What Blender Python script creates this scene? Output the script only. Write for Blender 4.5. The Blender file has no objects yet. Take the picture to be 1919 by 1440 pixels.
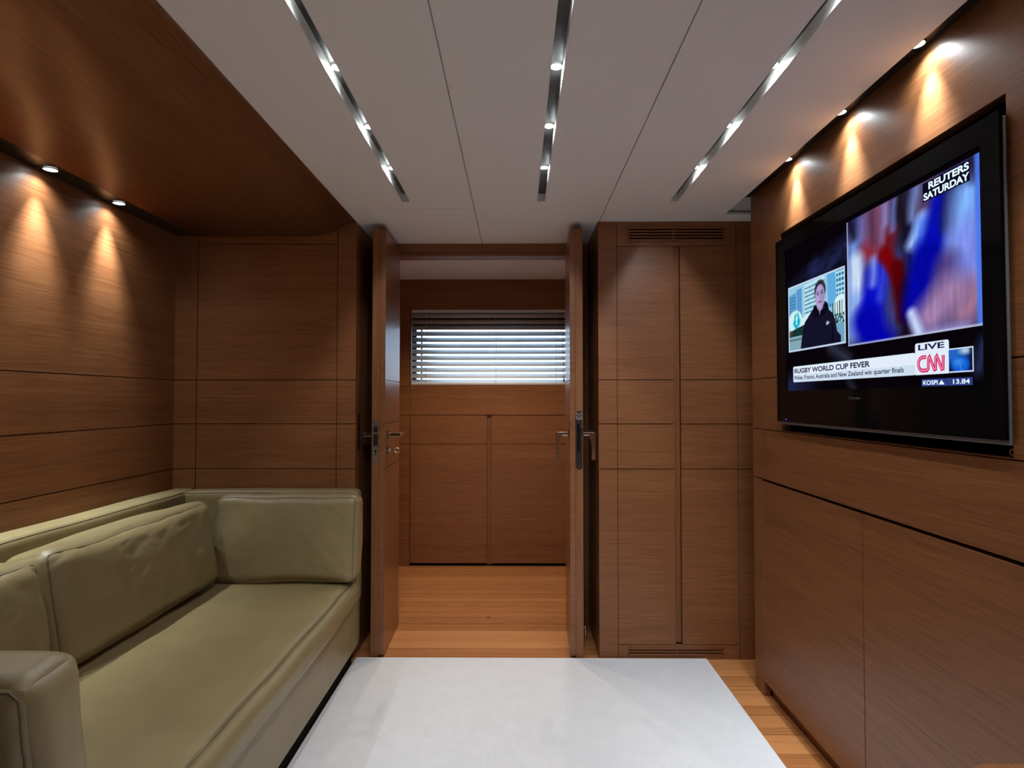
import bpy, bmesh, math, random
import numpy as np
from mathutils import Vector, Matrix, noise

# ------------------------------------------------------------------ camera, world, exposure
S = bpy.context.scene
C = S.collection
S.view_settings.view_transform = 'Standard'
S.view_settings.look = 'None'
S.view_settings.gamma = 1.0
S.view_settings.exposure = 0.0
S.view_settings.use_curve_mapping = False

H = 1.236                                   # eye height
cam_d = bpy.data.cameras.new('camera')
cam = bpy.data.objects.new('camera', cam_d)
C.objects.link(cam)
F = 1100.0
cam_d.sensor_width = 36.0
cam_d.lens = F / 1919.0 * 36.0
cam_d.clip_start = 0.02
pitch = math.atan2(28.0, F)
yaw = math.atan2(8.5, F)
fw = Vector((-math.sin(yaw) * math.cos(pitch), math.cos(yaw) * math.cos(pitch), math.sin(pitch)))
rt = Vector((math.cos(yaw), math.sin(yaw), 0))
up = rt.cross(fw)
cam.matrix_world = Matrix(((rt.x, up.x, -fw.x, 0), (rt.y, up.y, -fw.y, 0), (rt.z, up.z, -fw.z, H), (0, 0, 0, 1)))
S.camera = cam

W = bpy.data.worlds.new('daylight')
S.world = W
W.use_nodes = True
W.node_tree.nodes['Background'].inputs['Color'].default_value = (0.54, 0.75, 1.0, 1)
W.node_tree.nodes['Background'].inputs['Strength'].default_value = 4.4

SLOT_POWER = 6.0
SLOT_COLOR = (0.93, 0.985, 1.05)
WASH_POWER = 4.5
WASH_BEAM_TV = ((26.0, 56, 1.0, 4.0), (16.0, 36, 1.0, 9.0))
WASH_BEAM = ((34.0, 56, 1.0, 2.0), (30.0, 38, 1.0, 4.0))
CORR_POWER = 20.0
WASH_COLOR = (0.90, 1.0, 1.06)

# ------------------------------------------------------------------ main dimensions
ZC, ZS = 2.095, 2.025                        # ceiling, soffit over the sofa
XL, XR = -1.655, 1.03                        # wood walls
YB, YD, YW = 2.824, 3.235, 4.362             # cupboard fronts, doorway, far corridor wall
YN = -1.3                                    # wall behind the eye
G1, G2, G3 = 1.328, 1.116, 0.900             # heights of the panel joints
GROUPS = dict()

# ------------------------------------------------------------------ helpers
def lin(c):
    return tuple(((v / 255.0) / 12.92 if v / 255.0 <= 0.04045 else ((v / 255.0 + 0.055) / 1.055) ** 2.4) for v in c)

def tag(o, label=None, cat=None, group=None, kind=None):
    if label: o['label'] = label
    if cat: o['category'] = cat
    if group: o['group'] = group
    if kind: o['kind'] = kind
    return o

def thing(name, label, cat, loc=(0, 0, 0), group=None, kind=None):
    o = bpy.data.objects.new(name, None)
    o.empty_display_size = 0.1
    C.objects.link(o)
    o.location = loc
    return tag(o, label, cat, group, kind)

def world_loc(o):
    v = Vector(o.location)
    return v + world_loc(o.parent) if o.parent else v

def obj(name, bm, mat, parent=None, smooth=False, loc=None):
    """links bm (written in room coordinates) as one mesh object"""
    base = world_loc(parent) if parent else Vector((0, 0, 0))
    off = Vector(loc) - base if loc else Vector((0, 0, 0))
    bmesh.ops.translate(bm, verts=bm.verts, vec=-(base + off))
    bmesh.ops.recalc_face_normals(bm, faces=bm.faces)
    me = bpy.data.meshes.new(name)
    bm.to_mesh(me)
    bm.free()
    for p in me.polygons: p.use_smooth = smooth
    me.materials.append(mat)
    o = bpy.data.objects.new(name, me)
    C.objects.link(o)
    if parent: o.parent = parent
    o.location = off
    return o

def struct(name, bm, mat, smooth=False, label=None, cat=None):
    return tag(obj(name, bm, mat, None, smooth), label, cat, None, 'structure')

def box(bm, x0, x1, y0, y1, z0, z1, bevel=0.0, seg=2):
    n = len(bm.verts)
    vs = [bm.verts.new(p) for p in ((x0, y0, z0), (x1, y0, z0), (x1, y1, z0), (x0, y1, z0), (x0, y0, z1), (x1, y0, z1), (x1, y1, z1), (x0, y1, z1))]
    fs = [bm.faces.new([vs[i] for i in q]) for q in ((3, 2, 1, 0), (4, 5, 6, 7), (0, 1, 5, 4), (1, 2, 6, 5), (2, 3, 7, 6), (3, 0, 4, 7))]
    if bevel > 0:
        es = list({e for f in fs for e in f.edges})
        bmesh.ops.bevel(bm, geom=es, offset=bevel, segments=seg, profile=0.5, affect='EDGES')
    return bm

def boxes(*bs, bevel=0.0, seg=2):
    bm = bmesh.new()
    for b in bs: box(bm, *b, bevel=bevel, seg=seg)
    return bm

def tube(bm, pts, r, n=10, closed=False):
    pts = [Vector(p) for p in pts]
    rings = []
    N = len(pts)
    prev = None
    for i, p in enumerate(pts):
        a = pts[i - 1] if (i > 0 or closed) else p
        b = pts[(i + 1) % N] if (i < N - 1 or closed) else p
        t = (b - a).normalized()
        ref = prev if prev is not None else (Vector((0, 0, 1)) if abs(t.z) < 0.9 else Vector((1, 0, 0)))
        s = (ref - t * ref.dot(t)).normalized()
        prev = s
        q = t.cross(s)
        rr = r[i] if isinstance(r, (list, tuple)) else r
        rings.append([bm.verts.new(p + (s * math.cos(2 * math.pi * k / n) + q * math.sin(2 * math.pi * k / n)) * rr) for k in range(n)])
    for i in range(N if closed else N - 1):
        A, B = rings[i], rings[(i + 1) % N]
        for k in range(n):
            bm.faces.new((A[k], A[(k + 1) % n], B[(k + 1) % n], B[k]))
    if not closed:
        bm.faces.new(rings[0][::-1]); bm.faces.new(rings[-1])
    return bm

def disc(bm, c, axis, r, depth, n=32, r2=None):
    """closed cylinder from c along axis"""
    c = Vector(c); a = Vector(axis).normalized()
    s = a.orthogonal().normalized(); q = a.cross(s)
    r2 = r if r2 is None else r2
    A = [bm.verts.new(c + (s * math.cos(2 * math.pi * k / n) + q * math.sin(2 * math.pi * k / n)) * r) for k in range(n)]
    B = [bm.verts.new(c + a * depth + (s * math.cos(2 * math.pi * k / n) + q * math.sin(2 * math.pi * k / n)) * r2) for k in range(n)]
    for k in range(n): bm.faces.new((A[k], A[(k + 1) % n], B[(k + 1) % n], B[k]))
    bm.faces.new(A[::-1]); bm.faces.new(B)
    return bm

def ring(bm, c, axis, r_in, r_out, depth, n=32):
    c = Vector(c); a = Vector(axis).normalized()
    s = a.orthogonal().normalized(); q = a.cross(s)
    R = []
    for rr, d in ((r_in, 0), (r_out, 0), (r_out, depth), (r_in, depth)):
        R.append([bm.verts.new(c + a * d + (s * math.cos(2 * math.pi * k / n) + q * math.sin(2 * math.pi * k / n)) * rr) for k in range(n)])
    for j in range(4):
        A, B = R[j], R[(j + 1) % 4]
        for k in range(n): bm.faces.new((A[k], A[(k + 1) % n], B[(k + 1) % n], B[k]))
    return bm

def panel(frame, u0, u1, v0, v1, vl=(), hl=(), gw=0.004, gd=0.008, holes=(), back=0.014, inset=()):
    """One grooved board: a connected height field. frame(u, v, d) -> point, d goes INTO the wall.
    vl: (u, v0, v1) vertical joints; hl: (v, u0, u1) horizontal joints; holes: rectangles left open."""
    us, vs = {u0, u1}, {v0, v1}
    e = 0.0005
    g = gw / 2
    for u, a, b in vl:
        us |= {u - g, u - g + e, u + g - e, u + g}; vs |= {max(v0, a), min(v1, b)}
    for v, a, b in hl:
        vs |= {v - g, v - g + e, v + g - e, v + g}; us |= {max(u0, a), min(u1, b)}
    for a, b, c, d in holes:
        us |= {a, b}; vs |= {c, d}
    us = sorted(x for x in us if u0 - 1e-9 <= x <= u1 + 1e-9); vs = sorted(x for x in vs if v0 - 1e-9 <= x <= v1 + 1e-9)
    def uniq(a):
        out = [a[0]]
        for x in a[1:]:
            if x - out[-1] > 1e-5: out.append(x)
        return out
    us, vs = uniq(us), uniq(vs)
    def deep(u, v):
        for x, a, b in vl:
            if abs(u - x) < g - e / 2 and a - 1e-6 <= v <= b + 1e-6: return gd
        for y, a, b in hl:
            if abs(v - y) < g - e / 2 and a - 1e-6 <= u <= b + 1e-6: return gd
        return 0.0
    bm = bmesh.new()
    V = {}
    def vert(i, j):
        if (i, j) not in V: V[i, j] = bm.verts.new(frame(us[i], vs[j], deep(us[i], vs[j])))
        return V[i, j]
    B = {}
    def bvert(i, j):
        if (i, j) not in B: B[i, j] = bm.verts.new(frame(us[i], vs[j], back))
        return B[i, j]
    def hole(i, j):
        if i < 0 or j < 0 or i >= len(us) - 1 or j >= len(vs) - 1: return True
        cu, cv = (us[i] + us[i + 1]) / 2, (vs[j] + vs[j + 1]) / 2
        return any(a < cu < b and c < cv < d for a, b, c, d in holes)
    for i in range(len(us) - 1):
        for j in range(len(vs) - 1):
            if hole(i, j): continue
            bm.faces.new((vert(i, j), vert(i + 1, j), vert(i + 1, j + 1), vert(i, j + 1)))
            bm.faces.new((bvert(i, j + 1), bvert(i + 1, j + 1), bvert(i + 1, j), bvert(i, j)))
            for di, dj, p, q in ((-1, 0, (i, j), (i, j + 1)), (1, 0, (i + 1, j), (i + 1, j + 1)), (0, -1, (i, j), (i + 1, j)), (0, 1, (i, j + 1), (i + 1, j + 1))):
                if hole(i + di, j + dj): bm.faces.new((vert(*p), vert(*q), bvert(*q), bvert(*p)))
    return bm

def face_y(y0):   return lambda u, v, d: (u, y0 + d, v)          # looks towards -Y
def face_xl(x0):  return lambda u, v, d: (x0 - d, u, v)          # wall on the sofa side, looks towards +X
def face_xr(x0):  return lambda u, v, d: (x0 + d, u, v)          # wall on the screen side, looks towards -X
def face_down(z0): return lambda u, v, d: (u, v, z0 + d)         # ceiling

# ------------------------------------------------------------------ materials
def mat(name):
    m = bpy.data.materials.new(name)
    m.use_nodes = True
    nt = m.node_tree
    return m, nt, nt.nodes['Principled BSDF']

def flat(name, col, rough=0.5, metal=0.0, spec=0.5, coat=0.0, bump=0.0, bscale=200.0, emit=None, estr=0.0):
    m, nt, p = mat(name)
    p.inputs['Base Color'].default_value = (*col, 1)
    p.inputs['Roughness'].default_value = rough
    p.inputs['Metallic'].default_value = metal
    p.inputs['Specular IOR Level'].default_value = spec
    p.inputs['Coat Weight'].default_value = coat
    p.inputs['Coat Roughness'].default_value = 0.15
    if emit:
        p.inputs['Emission Color'].default_value = (*emit, 1); p.inputs['Emission Strength'].default_value = estr
    if bump:
        tc = nt.nodes.new('ShaderNodeTexCoord'); n = nt.nodes.new('ShaderNodeTexNoise'); b = nt.nodes.new('ShaderNodeBump')
        n.inputs['Scale'].default_value = bscale; n.inputs['Detail'].default_value = 4
        b.inputs['Strength'].default_value = bump; b.inputs['Distance'].default_value = 0.001
        nt.links.new(tc.outputs['Object'], n.inputs['Vector']); nt.links.new(n.outputs['Fac'], b.inputs['Height'])
        nt.links.new(b.outputs['Normal'], p.inputs['Normal'])
    return m

def wood(name, dark, mid, light, scale, rough=0.38, spec=0.36, coat=0.0, bump=0.25, plank=None):
    """fine straight-grained veneer; scale = texture frequency along x, y, z (small along the grain)"""
    m, nt, p = mat(name)
    N, L = nt.nodes, nt.links
    tc = N.new('ShaderNodeTexCoord')
    mp = N.new('ShaderNodeMapping'); mp.inputs['Scale'].default_value = scale
    L.new(tc.outputs['Object'], mp.inputs['Vector'])
    vec = mp.outputs['Vector']
    pl = None
    if plank:
        sx = N.new('ShaderNodeSeparateXYZ'); L.new(tc.outputs['Object'], sx.inputs[0])
        wob = N.new('ShaderNodeMath'); wob.operation = 'MULTIPLY'; wob.inputs[1].default_value = 1.0 / plank
        L.new(sx.outputs['Y'], wob.inputs[0])
        fl = N.new('ShaderNodeMath'); fl.operation = 'FLOOR'; L.new(wob.outputs[0], fl.inputs[0])
        fr = N.new('ShaderNodeMath'); fr.operation = 'FRACT'; L.new(wob.outputs[0], fr.inputs[0])
        # a second, uneven split of every plank
        wn = N.new('ShaderNodeTexWhiteNoise'); wn.noise_dimensions = '1D'; L.new(fl.outputs[0], wn.inputs['W'])
        gt = N.new('ShaderNodeMath'); gt.operation = 'GREATER_THAN'; L.new(fr.outputs[0], gt.inputs[0])
        sp = N.new('ShaderNodeMath'); sp.operation = 'MULTIPLY_ADD'; sp.inputs[1].default_value = 0.5; sp.inputs[2].default_value = 0.35
        L.new(wn.outputs['Value'], sp.inputs[0]); L.new(sp.outputs[0], gt.inputs[1])
        idn = N.new('ShaderNodeMath'); idn.operation = 'MULTIPLY_ADD'; idn.inputs[1].default_value = 0.5
        L.new(gt.outputs[0], idn.inputs[0]); L.new(fl.outputs[0], idn.inputs[2])
        w2 = N.new('ShaderNodeTexWhiteNoise'); w2.noise_dimensions = '1D'; L.new(idn.outputs[0], w2.inputs['W'])
        pl = w2.outputs['Value']
        # distance to the nearest joint
        d1 = N.new('ShaderNodeMath'); d1.operation = 'SUBTRACT'; L.new(fr.outputs[0], d1.inputs[0]); L.new(sp.outputs[0], d1.inputs[1])
        d1a = N.new('ShaderNodeMath'); d1a.operation = 'ABSOLUTE'; L.new(d1.outputs[0], d1a.inputs[0])
        mn = N.new('ShaderNodeMath'); mn.operation = 'MINIMUM'; L.new(d1a.outputs[0], mn.inputs[0]); L.new(fr.outputs[0], mn.inputs[1])
        jt = N.new('ShaderNodeMath'); jt.operation = 'LESS_THAN'; jt.inputs[1].default_value = 0.0016 / plank; L.new(mn.outputs[0], jt.inputs[0])
        joint = jt.outputs[0]
        cb = N.new('ShaderNodeCombineXYZ'); mul = N.new('ShaderNodeMath'); mul.operation = 'MULTIPLY'; mul.inputs[1].default_value = 37.0
        L.new(pl, mul.inputs[0]); L.new(mul.outputs[0], cb.inputs[0])
        ad = N.new('ShaderNodeVectorMath'); ad.operation = 'ADD'; L.new(vec, ad.inputs[0]); L.new(cb.outputs[0], ad.inputs[1])
        vec = ad.outputs[0]
    n1 = N.new('ShaderNodeTexNoise'); n1.inputs['Scale'].default_value = 1.0; n1.inputs['Detail'].default_value = 6; n1.inputs['Roughness'].default_value = 0.6
    L.new(vec, n1.inputs['Vector'])
    n2 = N.new('ShaderNodeTexNoise'); n2.inputs['Scale'].default_value = 4.5; n2.inputs['Detail'].default_value = 3
    L.new(vec, n2.inputs['Vector'])
    n3 = N.new('ShaderNodeTexNoise'); n3.inputs['Scale'].default_value = 0.12; n3.inputs['Detail'].default_value = 2
    L.new(vec, n3.inputs['Vector'])
    a = N.new('ShaderNodeMath'); a.operation = 'MULTIPLY'; a.inputs[1].default_value = 0.62; L.new(n2.outputs['Fac'], a.inputs[0])
    b = N.new('ShaderNodeMath'); b.operation = 'MULTIPLY_ADD'; b.inputs[1].default_value = 0.33; L.new(n1.outputs['Fac'], b.inputs[0]); L.new(a.outputs[0], b.inputs[2])
    c = N.new('ShaderNodeMath'); c.operation = 'MULTIPLY_ADD'; c.inputs[1].default_value = 0.27; L.new(n3.outputs['Fac'], c.inputs[0]); L.new(b.outputs[0], c.inputs[2])
    fac = c.outputs[0]
    if pl is not None:
        q = N.new('ShaderNodeMath'); q.operation = 'MULTIPLY_ADD'; q.inputs[1].default_value = 0.26; L.new(pl, q.inputs[0])
        q2 = N.new('ShaderNodeMath'); q2.operation = 'SUBTRACT'; q2.inputs[1].default_value = 0.13; L.new(fac, q2.inputs[0]); L.new(q2.outputs[0], q.inputs[2])
        fac = q.outputs[0]
    cr = N.new('ShaderNodeValToRGB')
    cr.color_ramp.elements[0].position = 0.36; cr.color_ramp.elements[0].color = (*dark, 1)
    cr.color_ramp.elements[1].position = 0.88; cr.color_ramp.elements[1].color = (*light, 1)
    k = cr.color_ramp.elements.new(0.6); k.color = (*mid, 1)
    L.new(fac, cr.inputs['Fac'])
    out = cr.outputs['Color']
    if pl is not None:
        mx = N.new('ShaderNodeMix'); mx.data_type = 'RGBA'; mx.inputs['B'].default_value = (dark[0] * 0.35, dark[1] * 0.3, dark[2] * 0.3, 1)
        L.new(joint, mx.inputs['Factor']); L.new(out, mx.inputs['A']); out = mx.outputs['Result']
    L.new(out, p.inputs['Base Color'])
    bp = N.new('ShaderNodeBump'); bp.inputs['Strength'].default_value = bump; bp.inputs['Distance'].default_value = 0.0006
    L.new(b.outputs[0], bp.inputs['Height']); L.new(bp.outputs['Normal'], p.inputs['Normal'])
    p.inputs['Roughness'].default_value = rough
    p.inputs['Specular IOR Level'].default_value = spec
    p.inputs['Coat Weight'].default_value = coat
    p.inputs['Coat Roughness'].default_value = 0.22
    return m

WD, WM, WL = (0.125, 0.042, 0.0135), (0.222, 0.084, 0.030), (0.322, 0.138, 0.054)
M = {}
M['wood'] = wood('wood_veneer', WD, WM, WL, (1.4, 1.4, 85.0))
M['wood_y'] = wood('wood_veneer_soffit', WD, WM, WL, (85.0, 1.4, 85.0))
M['wood_v'] = wood('wood_veneer_upright', WD, WM, WL, (85.0, 85.0, 1.4))
M['wood_gloss'] = wood('wood_veneer_door', WD, WM, WL, (1.4, 1.4, 85.0), rough=0.34, coat=0.35)
M['floor'] = wood('floor_planks', (0.31, 0.110, 0.034), (0.50, 0.200, 0.066), (0.66, 0.300, 0.110), (2.0, 70.0, 70.0), rough=0.36, plank=0.16)
M['ceiling'] = flat('ceiling_lacquer', (0.86, 0.83, 0.81), rough=0.55, spec=0.3)
M['white'] = flat('white_lacquer', (0.82, 0.83, 0.80), rough=0.35)
M['black'] = flat('black_panel', (0.012, 0.012, 0.013), rough=0.28)
M['void'] = flat('black_void', (0.006, 0.005, 0.005), rough=0.9, spec=0.1)
M['slot_top'] = flat('dark_satin_metal', (0.05, 0.053, 0.052), rough=0.35, metal=0.3)
M['chrome'] = flat('chrome', (0.75, 0.75, 0.78), rough=0.09, metal=1.0)
M['steel'] = flat('brushed_steel', (0.55, 0.52, 0.47), rough=0.3, metal=1.0)
M['dark_steel'] = flat('dark_steel', (0.14, 0.13, 0.14), rough=0.28, metal=1.0)
M['brass'] = flat('brass_key', (0.62, 0.45, 0.24), rough=0.25, metal=1.0)
M['silver'] = flat('silver_plastic', (0.17, 0.165, 0.17), rough=0.4, metal=0.3)
M['tv_black'] = flat('glossy_black', (0.003, 0.003, 0.0035), rough=0.07, spec=0.1)
M['lens'] = flat('lamp_lens', (0.9, 0.9, 0.9), emit=(1.0, 0.97, 0.92), estr=9.0)
M['blind'] = flat('blind_slat', (0.72, 0.74, 0.74), rough=0.4)
M['grey_trim'] = flat('grey_trim', (0.55, 0.54, 0.56), rough=0.5)
M['cord'] = flat('white_cord', (0.8, 0.8, 0.78), rough=0.7)
M['rubber'] = flat('dark_frame', (0.02, 0.022, 0.026), rough=0.5)

def leather(name, col):
    m, nt, p = mat(name)
    N, L = nt.nodes, nt.links
    tc = N.new('ShaderNodeTexCoord')
    v = N.new('ShaderNodeTexVoronoi'); v.inputs['Scale'].default_value = 420; v.feature = 'DISTANCE_TO_EDGE'
    n = N.new('ShaderNodeTexNoise'); n.inputs['Scale'].default_value = 9; n.inputs['Detail'].default_value = 5
    L.new(tc.outputs['Object'], v.inputs['Vector']); L.new(tc.outputs['Object'], n.inputs['Vector'])
    r = N.new('ShaderNodeMath'); r.operation = 'MULTIPLY_ADD'; r.inputs[1].default_value = 3.0
    L.new(n.outputs['Fac'], r.inputs[0]); L.new(v.outputs['Distance'], r.inputs[2])
    b = N.new('ShaderNodeBump'); b.inputs['Strength'].default_value = 0.25; b.inputs['Distance'].default_value = 0.0018
    L.new(r.outputs[0], b.inputs['Height']); L.new(b.outputs['Normal'], p.inputs['Normal'])
    cr = N.new('ShaderNodeValToRGB')
    cr.color_ramp.elements[0].position = 0.3; cr.color_ramp.elements[0].color = (*[c * 0.93 for c in col], 1)
    cr.color_ramp.elements[1].position = 0.7; cr.color_ramp.elements[1].color = (*[min(1, c * 1.05) for c in col], 1)
    L.new(n.outputs['Fac'], cr.inputs['Fac']); L.new(cr.outputs['Color'], p.inputs['Base Color'])
    p.inputs['Roughness'].default_value = 0.37
    p.inputs['Specular IOR Level'].default_value = 0.5
    return m
M['leather'] = leather('cream_leather', (0.285, 0.219, 0.104))
M['seam'] = flat('seam_thread', (0.15, 0.122, 0.066), rough=0.7)

def woven(name, col):
    m, nt, p = mat(name)
    N, L = nt.nodes, nt.links
    tc = N.new('ShaderNodeTexCoord')
    mp = N.new('ShaderNodeMapping'); mp.inputs['Rotation'].default_value = (0, 0, math.radians(20)); L.new(tc.outputs['Object'], mp.inputs['Vector'])
    w1 = N.new('ShaderNodeTexWave'); w1.inputs['Scale'].default_value = 90; w1.inputs['Distortion'].default_value = 1.5; w1.inputs['Detail'].default_value = 1
    w2 = N.new('ShaderNodeTexWave'); w2.inputs['Scale'].default_value = 90; w2.bands_direction = 'Y'; w2.inputs['Distortion'].default_value = 1.5
    L.new(mp.outputs['Vector'], w1.inputs['Vector']); L.new(mp.outputs['Vector'], w2.inputs['Vector'])
    a = N.new('ShaderNodeMath'); a.operation = 'ADD'; L.new(w1.outputs['Fac'], a.inputs[0]); L.new(w2.outputs['Fac'], a.inputs[1])
    b = N.new('ShaderNodeBump'); b.inputs['Strength'].default_value = 0.35; b.inputs['Distance'].default_value = 0.0012
    L.new(a.outputs[0], b.inputs['Height']); L.new(b.outputs['Normal'], p.inputs['Normal'])
    n = N.new('ShaderNodeTexNoise'); n.inputs['Scale'].default_value = 14; n.inputs['Detail'].default_value = 6; L.new(tc.outputs['Object'], n.inputs['Vector'])
    cr = N.new('ShaderNodeValToRGB')
    cr.color_ramp.elements[0].position = 0.3; cr.color_ramp.elements[0].color = (*[c * 0.95 for c in col], 1)
    cr.color_ramp.elements[1].position = 0.7; cr.color_ramp.elements[1].color = (*col, 1)
    L.new(n.outputs['Fac'], cr.inputs['Fac']); L.new(cr.outputs['Color'], p.inputs['Base Color'])
    p.inputs['Roughness'].default_value = 0.9; p.inputs['Specular IOR Level'].default_value = 0.15
    return m
M['rug'] = woven('woven_rug', (0.80, 0.81, 0.825))

def glass():
    m, nt, p = mat('window_glass')
    p.inputs['Base Color'].default_value = (0.95, 0.98, 1, 1)
    p.inputs['Roughness'].default_value = 0.0
    p.inputs['Transmission Weight'].default_value = 1.0
    p.inputs['IOR'].default_value = 1.02
    return m
M['glass'] = glass()

def glow(name, col, s=1.0):
    """lit picture element behind the glass of the screen"""
    return flat(name, (0.0, 0.0, 0.0), rough=0.3, spec=0.0, emit=col, estr=s)

def glow_attr(name, s=1.0):
    m, nt, p = mat(name)
    a = nt.nodes.new('ShaderNodeVertexColor'); a.layer_name = 'picture'
    p.inputs['Base Color'].default_value = (0, 0, 0, 1)
    p.inputs['Specular IOR Level'].default_value = 0.0
    p.inputs['Emission Strength'].default_value = s
    nt.links.new(a.outputs['Color'], p.inputs['Emission Color'])
    return m

# ================================================================== SETTING
# floor: cabin and corridor in one
struct('floor', boxes((-1.75, 1.75, YN, YW + 0.08, -0.04, 0.0)), M['floor'], label='polished orange-brown plank floor running across cabin and corridor', cat='floor')

# ceiling with three long slots and the wash channel
SX = ((-0.498, -0.464), (0.090, 0.123), (0.666, 0.699))
SY1 = 2.535
CHX0, CHX1 = 0.972, XR
holes = [(a - 0.0032, b + 0.0032, YN + 0.095, SY1 + 0.0045) for a, b in SX] + [(CHX0, 1.158, YN - 0.1, 2.716)]
struct('ceiling', panel(face_down(ZC), -0.776, 1.165, YN, YD, vl=[(-0.19, YN, YD), (0.40, YN, YB)], hl=[(2.716, 0.40, 1.165), (2.63, -0.776, -0.40)], gw=0.0042, gd=0.012, holes=holes, back=0.016),
       M['ceiling'], label='off-white ceiling boards with thin joints and three light slots', cat='ceiling')

# soffit above the sofa, curving up to the ceiling edge
prof = [(-1.557, ZS), (-1.25, ZS), (-1.03, ZS), (-0.99, ZS + 0.001), (-0.955, ZS + 0.004), (-0.925, ZS + 0.010), (-0.897, ZS + 0.019), (-0.872, ZS + 0.031), (-0.850, ZS + 0.043), (-0.828, ZS + 0.054), (-0.806, ZS + 0.062), (-0.790, ZS + 0.066), (-0.776, ZS + 0.068)]
bm = bmesh.new()
lo = [[bm.verts.new((x, y, z)) for x, z in prof] for y in (YN, YB)]
hi = [[bm.verts.new((x, y, ZC + 0.03)) for x, z in prof] for y in (YN, YB)]
n = len(prof)
for i in range(n - 1):
    bm.faces.new((lo[0][i], lo[0][i + 1], lo[1][i + 1], lo[1][i])); bm.faces.new((hi[0][i + 1], hi[0][i], hi[1][i], hi[1][i + 1]))
    for e in (0, 1): bm.faces.new((lo[e][i], hi[e][i], hi[e][i + 1], lo[e][i + 1]))
for i in (0, n - 1): bm.faces.new((lo[0][i], lo[1][i], hi[1][i], hi[0][i]))
o = struct('ceiling_soffit', bm, M['wood_y'], smooth=False, label='wood-veneered soffit above the sofa, curved along its ceiling edge', cat='soffit')
for p in o.data.polygons:
    if p.normal.z < -0.3: p.use_smooth = True

# wall along the sofa
struct('wall_left', panel(face_xl(XL), YN, YB, 0.0, ZS + 0.12, hl=[(z, YN, YB) for z in (G1, G2, G3, 0.45)]), M['wood'],
       label='long wood-panelled wall behind the sofa with level joints', cat='wall')
# wall at the head of the sofa: narrow strip, wide board, corner post
struct('wall_back', panel(face_y(YB), XL - 0.01, -0.776, 0.0, ZC, vl=[(-1.546, 0, ZS), (-0.867, 0, ZC)],
       hl=[(z, XL, -0.776) for z in (G1, G2, G3, 0.45)] + [(1.987, -1.546, -0.867)], back=0.05), M['wood'],
       label='wood-panelled wall at the far end of the sofa', cat='wall')
struct('wall_door_recess_left', boxes((-0.80, -0.776, YB + 0.052, YD, 0, ZC)), M['wood'], label='dark return beside the left door leaf', cat='wall')
# wall with the double doorway
DX0, DX1 = -0.694, 0.318
DLEAN = 0.012 / 0.405
bm = boxes((-0.95, DX0, YD, YD + 0.10, 0, 2.12), (DX1, 0.80, YD, YD + 0.10, 0, 2.12), (DX0, DX1, YD, YD + 0.10, 2.029, 2.12), (DX0, DX1, YD - 0.012, YD + 0.002, 2.0505, ZC - 0.001))
struct('wall_doorway', bm, M['wood'], label='dark wood wall around the double doorway', cat='wall')
struct('wall_door_recess_right', boxes((0.394, 0.41, YB + 0.004, YD, 0, ZC)), M['wood'], label='dark return beside the right door leaf', cat='wall')

# wall with the screen: recess hole, post at its far end
REC = (1.228, 2.285, 1.113, 1.880)
bm = panel(face_xr(XR), YN, 2.57, 0.903, 2.16,
           vl=[(2.469, 0.9, 2.13)],
           hl=[(1.322, 2.285, 2.57), (1.322, YN, 1.228), (1.109, 2.285, 2.57), (1.109, YN, 1.228)], holes=[REC], back=0.03)
struct('wall_right', bm, M['wood'], label='wood-panelled wall around the television', cat='wall')
bm = bmesh.new()
y0, y1, z0, z1 = REC
box(bm, XR + 0.115, XR + 0.125, y0 - 0.02, y1 + 0.02, z0 - 0.02, z1 + 0.02)
struct('trim_1', bm, M['void'], label='black back of the television recess', cat='recess')
bm = boxes((XR + 0.0301, XR + 0.114, y0 - 0.012, y0, z0 - 0.01, z1 + 0.01), (XR + 0.0301, XR + 0.114, y1, y1 + 0.012, z0 - 0.01, z1 + 0.01),
           (XR + 0.0301, XR + 0.114, y0, y1, z1, z1 + 0.012), (XR + 0.0301, XR + 0.114, y0, y1, z0 - 0.012, z0))
struct('trim_2', bm, M['void'], label='dark lining of the television recess', cat='recess')
struct('trim_3', boxes((XR, XR + 0.03, 2.481, 2.57, 0.0, 0.8975), bevel=0.0008, seg=1), M['wood'], label='low wood post at the far end of the cupboards under the television', cat='post')
struct('wall_recess_right', panel(lambda u, v, d: (1.160 + d, u, v), 2.5705, YB - 0.002, 0, ZC + 0.06, hl=[(z, 2.5, 2.9) for z in (G1, G2, G3)]), M['wood'],
       label='narrow dark wall between wardrobe and television wall', cat='wall')
struct('wall_recess_end', boxes((XR + 0.0305, 1.160, 2.545, 2.569, 0, ZC + 0.06)), M['wood'], label='dark end of the television wall facing the wardrobe', cat='wall')
struct('wall_near', boxes((XL - 0.1, 1.2, YN - 0.06, YN, 0, 2.3)), M['wood'], label='wood wall at the near end of the cabin', cat='wall')
# unseen black bodies added above and beside the boards to keep daylight out
bm = boxes((XL - 0.12, 1.25, YN - 0.06, YD + 0.10, 2.23, 2.27))
struct('daylight_block_top', bm, M['void'], label='added black sheet above the ceiling boards, blocking daylight', cat='light block')
struct('daylight_block_right', boxes((1.19, 1.23, YN - 0.06, YB + 0.6, 0, 2.23)), M['void'], label='added black sheet behind the television wall, blocking daylight', cat='hull')
struct('daylight_block_left', boxes((XL - 0.10, XL - 0.02, YN - 0.06, YB + 0.6, 0, 2.23)), M['void'], label='added black sheet behind the sofa wall, blocking daylight', cat='hull')

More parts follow.
